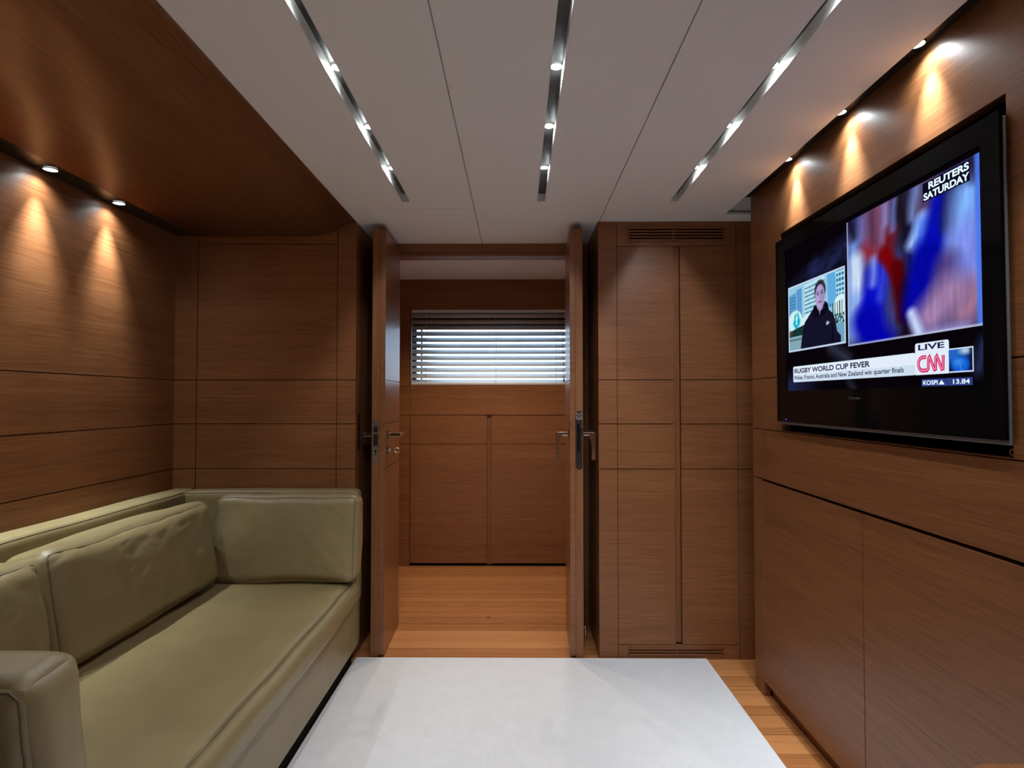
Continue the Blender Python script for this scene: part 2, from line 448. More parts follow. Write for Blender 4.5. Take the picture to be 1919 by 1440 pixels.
# corridor beyond the doors
struct('ceiling_corridor', boxes((-1.75, 1.75, YD + 0.10, YW + 0.06, 2.129, 2.16)), M['ceiling'], label='plain ceiling of the corridor beyond the doors', cat='ceiling')
WX0, WX1, WZ0, WZ1 = -0.788, 0.470, 1.339, 1.905
bm = panel(face_y(YW), -1.75, 1.75, 0.0, 2.13, vl=[(-0.792, 0, 1.339), (-0.792, 1.905, 2.13), (0.474, 0, 1.339), (0.474, 1.905, 2.13)],
           hl=[(1.117, -0.792, 0.474), (G1, -1.75, -0.792), (1.117, -1.75, -0.792), (G3, -1.75, -0.792)],
           holes=[(WX0, WX1, WZ0, WZ1), (-0.790, 0.472, -0.1, 1.1155)], back=0.018)
struct('wall_corridor', bm, M['wood'], label='far wood wall of the corridor around the window', cat='wall')
struct('wall_corridor_left', boxes((-1.77, -1.74, YD, YW + 0.1, 0, 2.16)), M['wood'], label='end wall of the corridor on the sofa side', cat='wall')
struct('wall_corridor_right', boxes((1.74, 1.77, YD, YW + 0.1, 0, 2.16)), M['wood'], label='end wall of the corridor on the television side', cat='wall')
struct('wall_corridor_near', boxes((-1.75, -0.952, YD + 0.0, YD + 0.10, 0, 2.16), (0.802, 1.75, YD + 0.0, YD + 0.10, 0, 2.16)), M['wood'], label='near side of the corridor outside the cabin', cat='wall')

# window in the corridor
wz1 = 1.775
win = thing('window_1', 'bright daylight window behind the blind at the end of the corridor', 'window', ((WX0 + WX1) / 2, YW + 0.06, WZ0), kind='structure')
bm = boxes((WX0 - 0.03, WX1 + 0.03, YW + 0.062, YW + 0.10, wz1, WZ1 + 0.03), (WX0 - 0.03, WX1 + 0.03, YW + 0.062, YW + 0.10, WZ0 - 0.03, WZ0 + 0.016),
           (WX0 - 0.03, WX0 + 0.030, YW + 0.062, YW + 0.10, WZ0 + 0.016, wz1), (WX1 - 0.022, WX1 + 0.03, YW + 0.062, YW + 0.10, WZ0 + 0.016, wz1),
           (WX0 + 0.062, WX0 + 0.072, YW + 0.080, YW + 0.10, WZ0 + 0.016, wz1 - 0.01))
obj('window_frame', bm, M['rubber'], win)
bm = boxes((WX0 - 0.012, WX0, YW + 0.0185, YW + 0.061, WZ0 - 0.012, WZ1 + 0.012), (WX1, WX1 + 0.012, YW + 0.0185, YW + 0.061, WZ0 - 0.012, WZ1 + 0.012),
           (WX0, WX1, YW + 0.0185, YW + 0.061, WZ1, WZ1 + 0.012), (WX0, WX1, YW + 0.0185, YW + 0.061, WZ0 - 0.012, WZ0))
obj('window_reveal', bm, M['grey_trim'], win)
obj('pane', boxes((WX0 + 0.030, WX1 - 0.022, YW + 0.086, YW + 0.090, WZ0 + 0.016, wz1)), M['glass'], win)

bm = boxes((-1.77, WX0 - 0.0305, YW + 0.055, YW + 0.10, 0, 2.16), (WX1 + 0.0305, 1.77, YW + 0.055, YW + 0.10, 0, 2.16),
           (WX0 - 0.0305, WX1 + 0.0305, YW + 0.062, YW + 0.10, 0, WZ0 - 0.0305), (WX0 - 0.0305, WX1 + 0.0305, YW + 0.062, YW + 0.10, WZ1 + 0.0305, 2.16))
struct('daylight_block_far', bm, M['void'], label='added black sheet behind the corridor wall, blocking daylight', cat='hull')  # unseen sheet added to stop daylight leaking in around the window

# venetian blind
bl = thing('venetian_blind', 'white venetian blind half closed across the corridor window', 'blind', ((WX0 + WX1) / 2, YW + 0.03, WZ0))
bx0, bx1, by = WX0 + 0.004, WX1 - 0.006, YW + 0.030
obj('head_rail', boxes((bx0, bx1, by - 0.022, by + 0.022, WZ1 - 0.022, WZ1 - 0.001), bevel=0.002), M['blind'], bl)
bm = bmesh.new()
NS = 12
for k in range(NS):
    zc = WZ1 - 0.044 - k * 0.0452
    t = math.radians(46)
    prev = None
    rows = []
    for j in range(7):
        s = -1 + 2 * j / 6
        d = s * 0.025
        hump = 0.0035 * (1 - s * s)
        rows.append((by + d * math.cos(t) - hump * math.sin(t), zc + d * math.sin(t) + hump * math.cos(t)))
    th = 0.0007
    A = [[bm.verts.new((x, y, z + dz)) for (y, z) in rows] for x, dz in ((bx0, th), (bx1, th), (bx0, -th), (bx1, -th))]
    for j in range(6):
        bm.faces.new((A[0][j], A[1][j], A[1][j + 1], A[0][j + 1]))
        bm.faces.new((A[2][j + 1], A[3][j + 1], A[3][j], A[2][j]))
        bm.faces.new((A[0][j], A[0][j + 1], A[2][j + 1], A[2][j])); bm.faces.new((A[1][j + 1], A[1][j], A[3][j], A[3][j + 1]))
    for j in (0, 6): bm.faces.new((A[0][j], A[1][j], A[3][j], A[2][j]))
obj('slats', bm, M['blind'], bl, smooth=True)
obj('bottom_rail', boxes((bx0, bx1, by - 0.016, by + 0.016, WZ0 + 0.001, WZ0 + 0.018), bevel=0.003), M['blind'], bl)
for x in (-0.676, -0.155, 0.291):
    bm = bmesh.new(); tube(bm, [(x, by - 0.026, WZ1 - 0.02), (x + 0.002, by - 0.0265, 1.6), (x, by - 0.026, WZ0 + 0.012)], 0.0012, 6)
    obj('cord', bm, M['cord'], bl, smooth=True)
bm = bmesh.new(); tube(bm, [(0.338, by - 0.029, WZ1 - 0.02), (0.345, by - 0.029, 1.6), (0.352, by - 0.029, 1.40)], 0.0014, 6)
obj('pull_cord', bm, M['rubber'], bl, smooth=True)
bm = bmesh.new(); disc(bm, (0.352, by - 0.029, 1.40), (0, 0, -1), 0.004, 0.035, 12, 0.006)
obj('cord_tassel', bm, M['rubber'], bl, smooth=True)

# cupboard below the window
cup = thing('corridor_cupboard', 'low two-door wood cupboard below the blind in the corridor', 'cupboard', (-0.16, YW + 0.02, 0))
for x0, x1 in ((-0.788, -0.221), (-0.186, 0.470)):
    obj('cupboard_door', panel(face_y(YW), x0, x1, 0.024, 1.114, hl=[(G3, x0, x1)], back=0.020), M['wood'], cup)
obj('pull_channel', boxes((-0.2208, -0.1862, YW + 0.019, YW + 0.0214, 0.012, 1.114)), M['wood_v'], cup)
obj('carcass', boxes((-0.788, 0.470, YW + 0.0215, YW + 0.05, 0.0, 1.114)), M['void'], cup)

# ------------------------------------------------------------------ wardrobe beside the doors
wr = thing('built_in_wardrobe', 'tall two-door wood wardrobe beside the right door leaf, grilles above and below', 'wardrobe', (0.73, YB, 0))
a0, a1, b0, b1, c1 = 0.394, 0.484, 0.756, 0.789, 1.0595
obj('side_stile', panel(face_y(YB), a0, a1 - 0.0012, 0.0, ZC - 0.001, hl=[(z, a0, a1) for z in (G1, G2, G3)], back=0.018), M['wood'], wr)
obj('side_stile', panel(face_y(YB), c1 + 0.0012, 1.159, 0.0, ZC - 0.001, hl=[(z, c1, 1.16) for z in (G1, G2, G3)], back=0.018), M['wood'], wr)
for x0, x1 in ((a1 + 0.0012, b0), (b1, c1 - 0.0012)):
    d = obj('wardrobe_door', panel(face_y(YB), x0, x1, 0.069, 1.973, hl=[(z, x0, x1) for z in (G1, G2, G3)], back=0.018), M['wood'], wr)
obj('pull_channel', boxes((b0 + 0.0005, b1 - 0.0025, YB + 0.015, YB + 0.0185, 0.075, 1.975)), M['wood_v'], wr)
obj('carcass', boxes((a1, c1, YB + 0.019, YB + 0.10, 0.0, ZC - 0.004)), M['void'], wr)
def grille(z0, z1, x0, x1, gx0, gx1, gz0, gz1, n, m_, mid):
    r = obj('grille_rail', panel(face_y(YB + 0.0005), x0, x1, z0, z1, holes=[(gx0, gx1, gz0, gz1)], back=0.018), m_, wr)
    bm = bmesh.new()
    fr = 0.006
    box(bm, gx0, gx1, YB + 0.002, YB + 0.012, gz1 - fr, gz1 - 0.0014); box(bm, gx0, gx1, YB + 0.002, YB + 0.012, gz0 + 0.0014, gz0 + fr)
    box(bm, gx0 + 0.0014, gx0 + fr, YB + 0.002, YB + 0.012, gz0, gz1); box(bm, gx1 - fr, gx1 - 0.0014, YB + 0.002, YB + 0.012, gz0, gz1)
    box(bm, mid - 0.006, mid + 0.006, YB + 0.009, YB + 0.013, gz0, gz1)
    h = (gz1 - gz0 - 2 * fr) / (2 * n + 1)
    for k in range(n + 1):
        zz = gz0 + fr + 2 * k * h
        box(bm, gx0 + fr, gx1 - fr, YB + 0.003, YB + 0.010, zz, zz + h)
    obj('vent_slats', bm, m_, r)
grille(1.9755, ZC - 0.001, a1 + 0.0012, c1 - 0.0012, 0.540, 1.004, 1.997, 2.073, 4, M['wood'], 0.762)
grille(0.0005, 0.066, a1 + 0.0012, c1 - 0.0012, 0.527, 0.985, 0.012, 0.056, 2, M['wood'], 0.765)

# ------------------------------------------------------------------ cupboards under the television
uc = thing('built_in_cabinet', 'row of plain handleless wood cupboard doors under the television', 'cabinet', (XR + 0.02, 0.6, 0))
for y0, y1 in ((1.770, 2.479), (1.060, 1.768), (0.350, 1.058), (-0.360, 0.348), (YN + 0.01, -0.362)):
    obj('cabinet_door', boxes((XR, XR + 0.022, y0 + 0.0008, y1 - 0.0008, 0.062, 0.893), bevel=0.0008, seg=1), M['wood'], uc)
obj('plinth', boxes((XR + 0.034, XR + 0.05, YN + 0.01, 2.478, 0.0, 0.066)), M['wood'], uc)
obj('carcass', boxes((XR + 0.0235, XR + 0.033, YN + 0.01, 2.479, 0.066, 0.9025)), M['void'], uc)

# ------------------------------------------------------------------ double doors
def lever(parent, x, sx, y, z, dirv, m_):
    """rose on the face, square neck, flat lever. dirv: direction of the grip"""
    r = obj('door_handle', boxes((min(x, x + sx * 0.007), max(x, x + sx * 0.007), y - 0.011, y + 0.011, z - 0.026, z + 0.026), bevel=0.002), m_, parent)
    bm = bmesh.new()
    xe = x + sx * 0.060
    box(bm, min(x + sx * 0.005, xe), max(x + sx * 0.005, xe), y - 0.008, y + 0.008, z - 0.009, z + 0.009, bevel=0.003)
    if dirv == 'back':
        bm2 = [(xe - sx * 0.014, xe + sx * 0.002, y - 0.010, y + 0.112, z - 0.010, z + 0.010)]
        for b in bm2: box(bm, min(b[0], b[1]), max(b[0], b[1]), *b[2:], bevel=0.003)
    else:
        # grip hanging down, waisted on its inner side
        pts = [(0.066, 0.008), (0.066, -0.060), (0.066, -0.128), (0.046, -0.128), (0.047, -0.105), (0.052, -0.075), (0.050, -0.045), (0.042, -0.022), (0.030, -0.010), (0.030, 0.008)]
        A = [bm.verts.new((x + sx * px, y - 0.009, z + pz)) for px, pz in pts]
        B = [bm.verts.new((x + sx * px, y + 0.009, z + pz)) for px, pz in pts]
        k = len(pts)
        for i in range(k): bm.faces.new((A[i], A[(i + 1) % k], B[(i + 1) % k], B[i]))
        f1 = bm.faces.new(A); f2 = bm.faces.new(B[::-1])
        bmesh.ops.bevel(bm, geom=list({e_ for f_ in (f1, f2) for e_ in f_.edges}), offset=0.0035, segments=3, affect='EDGES')
    obj('lever', bm, m_, r)
    return r

def edge_plate(parent, name, x0, x1, y, z0, z1, m_):
    """lock plate with round ends let into the door edge"""
    xc, r = (x0 + x1) / 2, (x1 - x0) / 2
    pts = [(xc + r * math.cos(a), z1 - r + r * math.sin(a)) for a in np.linspace(0, math.pi, 10)] + [(xc + r * math.cos(a), z0 + r + r * math.sin(a)) for a in np.linspace(math.pi, 2 * math.pi, 10)]
    bm = bmesh.new()
    A = [bm.verts.new((px, y - 0.0015, pz)) for px, pz in pts]; B = [bm.verts.new((px, y + 0.001, pz)) for px, pz in pts]
    for i in range(len(pts)): bm.faces.new((A[i], A[(i + 1) % len(pts)], B[(i + 1) % len(pts)], B[i]))
    bm.faces.new(A); bm.faces.new(B[::-1])
    return obj(name, bm, m_, parent)

YE = 2.830
dl = thing('door_1', 'left leaf of the open double door, keys in its lock', 'door', (-0.665, YE + 0.2, 0), kind='structure')
gl = [(z, YE, YD) for z in (G1, G2, G3)]
obj('door_leaf', panel(lambda u, v, d: (-0.634 - d - (u - YE) * DLEAN, u, v), YE, YD - 0.0005, 0.012, 2.058, hl=gl, back=0.026), M['wood_gloss'], dl)
obj('rebate', panel(lambda u, v, d: (-0.697 + d - (u - YE) * DLEAN, u, v), YE - 0.004, YD - 0.0005, 0.006, 2.062, hl=gl, back=0.0365), M['wood_v'], dl)
lever(dl, -0.634, 1, 2.895, 1.060, 'back', M['chrome'])
lever(dl, -0.697, -1, 2.895, 1.060, 'back', M['chrome'])
pl = edge_plate(dl, 'lock_plate', -0.693, -0.663, YE - 0.004, 0.925, 1.135, M['steel'])
bm = bmesh.new(); disc(bm, (-0.678, YE - 0.0065, 0.985), (0, 1, 0), 0.0055, 0.003, 20); disc(bm, (-0.678, YE - 0.0065, 0.971), (0, 1, 0), 0.0035, 0.003, 16)
obj('keyhole', bm, M['void'], pl)
obj('latch_bolt', boxes((-0.688, -0.668, YE - 0.011, YE - 0.005, 1.075, 1.105), bevel=0.002), M['dark_steel'], pl)
obj('bolt_slot', boxes((-0.689, -0.667, YE - 0.0065, YE - 0.005, 1.010, 1.065), bevel=0.0004, seg=1), M['dark_steel'], pl)
esc = obj('keyhole_plate', boxes((-0.634, -0.628, 2.884, 2.906, 0.958, 1.005), bevel=0.002), M['chrome'], dl)
bm = bmesh.new(); disc(bm, (-0.629, 2.895, 0.984), (1, 0, 0), 0.006, 0.012, 16); box(bm, -0.617, -0.606, 2.893, 2.897, 0.981, 0.987)
obj('key_shank', bm, M['chrome'], esc)
bm = bmesh.new()
kp = [Vector((-0.592 + 0.014 * math.cos(a), 2.895, 0.983 + 0.011 * math.sin(a))) for a in np.linspace(0, 2 * math.pi, 20, endpoint=False)]
tube(bm, kp, 0.0035, 8, closed=True)
obj('key_bow', bm, M['brass'], esc, smooth=True)

dr = thing('door_2', 'right leaf of the open double door with hanging chrome levers', 'door', (0.29, YE + 0.2, 0), kind='structure')
obj('door_leaf', panel(lambda u, v, d: (0.257 + d + (u - YE) * DLEAN, u, v), YE, YD - 0.0005, 0.012, 2.058, hl=gl, back=0.026), M['wood_gloss'], dr)
obj('rebate', panel(lambda u, v, d: (0.319 - d + (u - YE) * DLEAN, u, v), YE - 0.004, YD - 0.0005, 0.006, 2.062, hl=gl, back=0.0355), M['wood_v'], dr)
lever(dr, 0.257, -1, 2.875, 1.066, 'down', M['chrome'])
lever(dr, 0.319, 1, 2.875, 1.066, 'down', M['chrome'])
pl = edge_plate(dr, 'lock_plate', 0.284, 0.316, YE - 0.004, 0.897, 1.178, M['dark_steel'])
obj('striker', boxes((0.2845, 0.3155, YE - 0.0085, YE - 0.0054, 1.137, 1.168), bevel=0.001), M['steel'], pl)
bm = bmesh.new(); ring(bm, (0.300, YE - 0.010, 1.160), (0, 1, 0), 0.006, 0.010, 0.004, 24)
obj('screw', bm, M['chrome'], pl)
bm = bmesh.new(); disc(bm, (0.300, YE - 0.0075, 0.912), (0, 1, 0), 0.005, 0.003, 20)
obj('screw', bm, M['chrome'], pl)
obj('bolt_slot', boxes((0.290, 0.304, YE - 0.0075, YE - 0.0052, 0.985, 1.115), bevel=0.0006, seg=1), M['void'], pl)
obj('latch_bolt', boxes((0.306, 0.317, YE - 0.011, YE - 0.0052, 1.055, 1.105), bevel=0.002), M['dark_steel'], pl)

# chrome catches low on the outer door faces
def catch(x, sx, label):
    t = thing('door_catch', label, 'door catch', (x, 2.96, 0.0), 'low door catches')
    bm = bmesh.new(); disc(bm, (x, 2.96, 0.098), (sx, 0, 0), 0.010, 0.006, 20); disc(bm, (x + sx * 0.005, 2.96, 0.098), (sx, 0, 0), 0.005, 0.017, 16, 0.006)
    obj('stud', bm, M['chrome'], t, smooth=False)
    bm = bmesh.new(); tube(bm, [(x + sx * 0.024, 2.96, 0.106), (x + sx * 0.024, 2.96, 0.090), (x + sx * 0.024, 2.96, 0.060), (x + sx * 0.024, 2.96, 0.0)], [0.003, 0.004, 0.0055, 0.006], 12)
    obj('post', bm, M['chrome'], t, smooth=True)
catch(0.3195, 1, 'small chrome catch low behind the right door leaf')
catch(-0.6975, -1, 'small chrome catch low behind the left door leaf, near the sofa')
tag(obj('strike_plate', boxes((-0.7755, -0.7735, 2.868, 2.892, 0.985, 1.165), bevel=0.0008, seg=1), M['dark_steel'], loc=(-0.775, 2.88, 0.985)), 'dark metal strike plate on the post behind the sofa end, beside the left door', 'strike plate')
bm = bmesh.new(); disc(bm, (-0.157, 3.349, 0.0), (0, 0, 1), 0.011, 0.003, 24); disc(bm, (-0.157, 3.349, 0.003), (0, 0, 1), 0.006, 0.002, 24)
tag(obj('floor_stud', bm, M['steel'], loc=(-0.157, 3.349, 0)), 'tiny metal stud set in the corridor floor', 'floor stud')

# ================================================================== LIGHTS
def lamp(name, x, y, z, label, cat, group, power, color, spot_deg, blend, r_lens, r_ring, ringm, tilt=None, depth=0.004, soft=0.012, beam=None):
    t = thing(name, label, cat, (x, y, z), group)
    bm = bmesh.new(); ring(bm, (x, y, z), (0, 0, -1), r_lens, r_ring, depth, 28)
    obj('lamp_rim', bm, ringm, t)
    bm = bmesh.new(); disc(bm, (x, y, z), (0, 0, -1), r_lens, depth * 0.6, 28)
    obj('lens', bm, M['lens'], t)
    ld = bpy.data.lights.new('lamp_light', 'SPOT' if spot_deg < 180 else 'POINT')
    ld.energy = power; ld.color = color; ld.shadow_soft_size = soft
    if spot_deg < 180: ld.spot_size = math.radians(spot_deg); ld.spot_blend = blend
    lo_ = bpy.data.objects.new('lamp_light', ld); C.objects.link(lo_); lo_.parent = t
    lo_.location = (0, 0, -depth - 0.003)
    if tilt: lo_.rotation_euler = tilt
    for bp_, bd, bb, bt in beam or ():            # narrower inner beams of the reflector
        ld2 = ld.copy(); ld2.energy = bp_; ld2.spot_size = math.radians(bd); ld2.spot_blend = bb
        l2 = bpy.data.objects.new('lamp_beam', ld2); C.objects.link(l2); l2.parent = t
        l2.location = lo_.location
        l2.rotation_euler = (0, math.radians(bt) * (1 if tilt and tilt[1] > 0 else -1), 0)
    return t

slot_names = ('left', 'middle', 'right')
ZT = ZC + 0.035
LY = [2.237 - 0.3435 * k for k in range(8)]  # lamps nearer the viewer are out of view, added to brighten the cabin
for si, (x0, x1) in enumerate(SX):
    where = ('nearest the sofa', 'in the middle', 'nearest the television')[si]
    t = thing('ceiling_light_slot', 'long narrow lamp slot in the ceiling, ' + ('the one nearest the sofa' if si == 0 else 'the middle one of three' if si == 1 else 'the one nearest the television'), 'light slot', ((x0 + x1) / 2, 1.0, ZC), 'ceiling light slots')
    yA = YN + 0.1
    for a, b in ((x0 - 0.003, x0), (x1, x1 + 0.003)):
        obj('side_wall', boxes((a, b, yA, SY1, ZC + 0.0002, ZT + 0.004)), M['white'], t)
    obj('end_wall', boxes((x0, x1, SY1, SY1 + 0.004, ZC + 0.0002, ZT + 0.004)), M['white'], t)
    obj('end_wall', boxes((x0, x1, yA - 0.004, yA, ZC + 0.0002, ZT + 0.004)), M['white'], t)
    obj('top_panel', boxes((x0 + 0.0002, x1 - 0.0002, yA, SY1, ZT, ZT + 0.006)), M['slot_top'], t)
    xc = (x0 + x1) / 2
    for k, y in enumerate(LY if si else LY[:4]):
        seen = y > 1.3 and si < 2
        order = ('nearest the doorway', 'second from the doorway', 'third from the doorway')
        if seen:
            lab = 'round white spotlight in the %s ceiling slot, %s' % (('sofa-side', 'middle')[si], order[k])
        elif si == 2:
            lab = 'unseen recessed spotlight up in the television-side ceiling slot'
        else:
            lab = 'added recessed spotlight further along the %s ceiling slot, out of view' % ('sofa-side', 'middle')[si]
        lamp('recessed_spotlight', xc, y, ZT, lab, 'spotlight', 'ceiling slot spotlights', SLOT_POWER, SLOT_COLOR, 160, 0.45, 0.0150, 0.0164, M['white'], depth=0.005, soft=0.004)

# wall-wash channel above the television
t = thing('wall_wash_channel', 'black lighting channel along the top of the television wall', 'light channel', (1.0, 0.8, ZC), 'black lighting channels')
ZR = ZC + 0.026
obj('plate', boxes((CHX0 + 0.002, XR - 0.0005, YN, 2.56, ZR, ZR + 0.006)), M['black'], t)
obj('lip', boxes((CHX0, CHX0 + 0.002, YN, 2.716, ZC + 0.0005, ZR + 0.006)), M['black'], t)
obj('end_plate', boxes((CHX0 + 0.002, 1.158, 2.5605, 2.716, ZR, ZR + 0.006)), M['grey_trim'], t)
obj('end_wall', boxes((CHX0 + 0.002, 1.158, 2.716, 2.720, ZC + 0.0005, ZR)), M['grey_trim'], t)
for k, y in enumerate((2.148, 1.793, 1.446)):
    obj('plate_joint', boxes((CHX0 + 0.004, XR - 0.002, y + 0.030, y + 0.032, ZR - 0.001, ZR)), M['void'], t)
    lamp('wall_wash_spotlight', 0.994, y, ZR - 0.001, 'small warm spotlight above the television, ' + ('nearest the wardrobe', 'middle of the three', 'nearest the viewer')[k], 'spotlight', 'television wall spotlights',
         WASH_POWER, WASH_COLOR, 142, 1.0, 0.019, 0.022, M['black'], tilt=(0, math.radians(-2), 0), depth=0.003, soft=0.006, beam=WASH_BEAM_TV)
# the one above the sofa
t = thing('wall_wash_channel', 'black lighting channel between soffit and wall above the sofa', 'light channel', (-1.6, 0.8, ZS), 'black lighting channels')
ZL = ZS + 0.004
obj('plate', boxes((XL + 0.0005, -1.5575, YN, YB - 0.0005, ZL, ZL + 0.006)), M['black'], t)
for k, y in enumerate((2.34, 1.991, 1.642, 1.293, 0.944)):
    obj('plate_joint', boxes((XL + 0.003, -1.559, y - 0.032, y - 0.030, ZL - 0.001, ZL)), M['void'], t)
    lamp('wall_wash_spotlight', -1.606, y, ZL - 0.001, ('small warm spotlight above the sofa wall, the one further from the viewer', 'small warm spotlight above the sofa wall, the one nearer the viewer')[k] if k < 2 else 'small warm spotlight further along the sofa wall, out of view',
         'spotlight', 'sofa wall spotlights', WASH_POWER, WASH_COLOR, 142, 1.0, 0.021, 0.025, M['black'], tilt=(0, math.radians(2), 0), depth=0.003, soft=0.006, beam=WASH_BEAM)

for x in (-0.62, -0.16, 0.30):
    lamp('recessed_spotlight', x, 3.62, 2.1285, 'small spotlight in the corridor ceiling, hidden by the door head', 'spotlight', 'corridor ceiling spotlights', CORR_POWER, (1.0, 0.80, 0.58), 120, 0.6, 0.019, 0.024, M['white'], depth=0.004, soft=0.01)

# ================================================================== RUG
rg = thing('rug', 'large plain off-white woven rug beside the sofa', 'rug', (0.065, 0.9, 0))
bm = bmesh.new(); box(bm, -0.758, 0.892, -1.0, 2.808, 0.0005, 0.009, bevel=0.003, seg=2)
obj('pile', bm, M['rug'], rg, smooth=False)
bm = bmesh.new(); tube(bm, [(-0.762, -1.004, 0.005), (0.896, -1.004, 0.005), (0.896, 2.812, 0.005), (-0.762, 2.812, 0.005)], 0.0045, 8, closed=True)
obj('bound_edge', bm, M['rug'], rg, smooth=True)

# ================================================================== SOFA
def soft(half, r, bulge, centre, rot=None, n=26, seed=0.0, amp=0.0, nscale=3.0, wrinkle=0.0, ears=0.0):
    """rounded cushion; returns (bmesh, map) where map((a,b,c)) gives the surface point of cube coordinates"""
    hx, hy, hz = half
    R3 = (Matrix.Rotation(rot[1], 3, rot[0]) if rot else Matrix.Identity(3))
    cen = Vector(centre)
    def f(p):
        a, b, c = p
        v = Vector((a * hx, b * hy, c * hz))
        q = Vector((max(-hx + r, min(hx - r, v.x)), max(-hy + r, min(hy - r, v.y)), max(-hz + r, min(hz - r, v.z))))
        d = v - q
        if d.length > 1e-9: v = q + d.normalized() * r * min(1.0, max(abs(d.x), abs(d.y), abs(d.z)) / r)
        wa, wb, wc = (1 - a * a), (1 - b * b), (1 - c * c)
        sg = lambda t: (abs(t) ** 3) * (1 if t > 0 else -1)
        v.x += bulge[0] * sg(a) * wb ** 0.7 * wc ** 0.7
        v.y += bulge[1] * sg(b) * wa ** 0.7 * wc ** 0.7
        v.z += bulge[2] * sg(c) * wa ** 0.7 * wb ** 0.7
        if ears:
            k = (abs(a * b * c)) ** 2
            v += Vector((a, b, c)).normalized() * ears * k
        nv = v * nscale + Vector((seed, seed * 1.7, seed * 0.3))
        if amp:
            v += Vector((noise.noise(nv), noise.noise(nv + Vector((9, 3, 1))), noise.noise(nv + Vector((2, 7, 5))))) * amp
        if wrinkle:
            big = max(range(3), key=lambda k: bulge[k] if k != 2 or half[2] < 0.1 else 0)   # axis of the broad face
            o1, o2 = [k for k in range(3) if k != big]
            pn, q1, q2 = p[big], v[o1], v[o2]
            cr = 0.0
            for ang, fr, ln, sd in ((0.5, 15, 2.6, 0.0), (-0.7, 19, 3.0, 7.7), (1.25, 24, 4.0, 3.1)):
                u1 = q1 * math.cos(ang) + q2 * math.sin(ang); u2 = -q1 * math.sin(ang) + q2 * math.cos(ang)
                nn = noise.noise(Vector((u1 * ln + seed + sd, u2 * fr, sd)))
                msk = max(0.0, noise.noise(Vector((q1 * 3.1 + sd + seed, q2 * 4.0, seed))) + 0.12)
                cr += max(0.0, 1 - abs(nn) * 5.0) ** 2 * msk
            v[big] -= cr * wrinkle * (1 if pn > 0 else -1) * abs(pn) ** 3
        return R3 @ v + cen
    bm = bmesh.new()
    cache = {}
    ts = [math.sin(math.pi / 2 * (-1 + 2 * i / n)) for i in range(n + 1)]
    def vert(p):
        key = tuple(round(x, 6) for x in p)
        if key not in cache: cache[key] = bm.verts.new(f(p))
        return cache[key]
    for ax in range(3):
        for s in (-1.0, 1.0):
            for i in range(n):
                for j in range(n):
                    q = []
                    for (ii, jj) in ((i, j), (i + 1, j), (i + 1, j + 1), (i, j + 1)):
                        p = [0, 0, 0]; p[ax] = s; p[(ax + 1) % 3] = ts[ii]; p[(ax + 2) % 3] = ts[jj]
                        q.append(vert(p))
                    bm.faces.new(q if s > 0 else q[::-1])
    return bm, f

def seam(parent, f, path, r=0.0022, m_=None, name='seam', out=0.0):
    bm = bmesh.new()
    pts = []
    for k in range(len(path) - 1):
        a, b = Vector(path[k]), Vector(path[k + 1])
        for i in range(24): pts.append(f(tuple(a.lerp(b, i / 24))))
    pts.append(f(path[-1]))
    tube(bm, pts, r, 6)
    return obj(name, bm, m_ or M['seam'], parent, smooth=True)

SY0, SY1_ = 0.735, 2.815
sofa = thing('sofa', 'long low cream leather sofa built along the wood-panelled wall', 'sofa', (-1.2, 1.78, 0))
bm, f = soft((0.450, (SY1_ - SY0) / 2, 0.112), 0.018, (0.003, 0, 0), (-1.193, (SY0 + SY1_) / 2, 0.187), n=20, seed=1, amp=0.002)
obj('base', bm, M['leather'], sofa, smooth=True)
seam(sofa, f, [(1, 0.945, -0.9), (1, 0.945, 0.9)], 0.002)
obj('plinth', boxes((-1.64, -0.771, SY0 + 0.03, SY1_ - 0.05, 0.0, 0.09)), M['void'], sofa)
# seat
bm, f = soft((0.413, 0.939, 0.066), 0.050, (0.016, 0, 0.016), (-1.133, 1.785, 0.352), n=40, seed=4.2, amp=0.006, nscale=4.0, wrinkle=0.006)
seat = obj('seat_cushion', bm, M['leather'], sofa, smooth=True)
seam(seat, f, [(0.972, -0.99, 1), (0.972, 0.99, 1)], 0.0020, M['seam'])
seam(seat, f, [(0.955, -0.99, 1), (0.955, 0.99, 1)], 0.0010, M['seam'])
# backrest along the wall
bm, f = soft((0.054, (SY1_ - SY0) / 2, 0.262), 0.022, (0.006, 0, 0.004), (-1.590, (SY0 + SY1_) / 2, 0.548), n=30, seed=2.2, amp=0.004)
bk = obj('backrest', bm, M['leather'], sofa, smooth=True)
seam(bk, f, [(1, -0.99, 0.985), (1, 0.90, 0.985)], 0.0022)
# arms at both ends
for yc, nm in ((2.764, 'far'), (0.785, 'near')):
    bm, f = soft((0.4035, 0.049, 0.262), 0.024, (0.002, 0.005, 0.004), (-1.1405, yc, 0.548), n=24, seed=3.3 + yc, amp=0.004)
    ar = obj('armrest', bm, M['leather'], sofa, smooth=True)
    s = -1 if yc > 2 else 1
    seam(ar, f, [(-0.97, s, 0.985), (0.99, s, 0.985)], 0.0022)
    seam(ar, f, [(1, s, -0.9), (1, s, 0.95)], 0.0020)

def cushion(label, half, r, bulge, centre, rot, seed, seams, amp=0.012, wrinkle=0.016, ears=0.006):
    t = thing('sofa_cushion', label, 'cushion', (centre[0], centre[1], centre[2] - half[2]), 'loose leather sofa cushions')
    bm, f = soft(half, r, bulge, centre, rot, n=44, seed=seed, amp=amp, nscale=5.0, wrinkle=wrinkle, ears=ears)
    obj('cushion_cover', bm, M['leather'], t, smooth=True)
    for path in seams:
        seam(t, f, path, 0.0022)
        off = [tuple(v * (0.985 if abs(v) == 1 else 1) for v in p) for p in path]
    return t

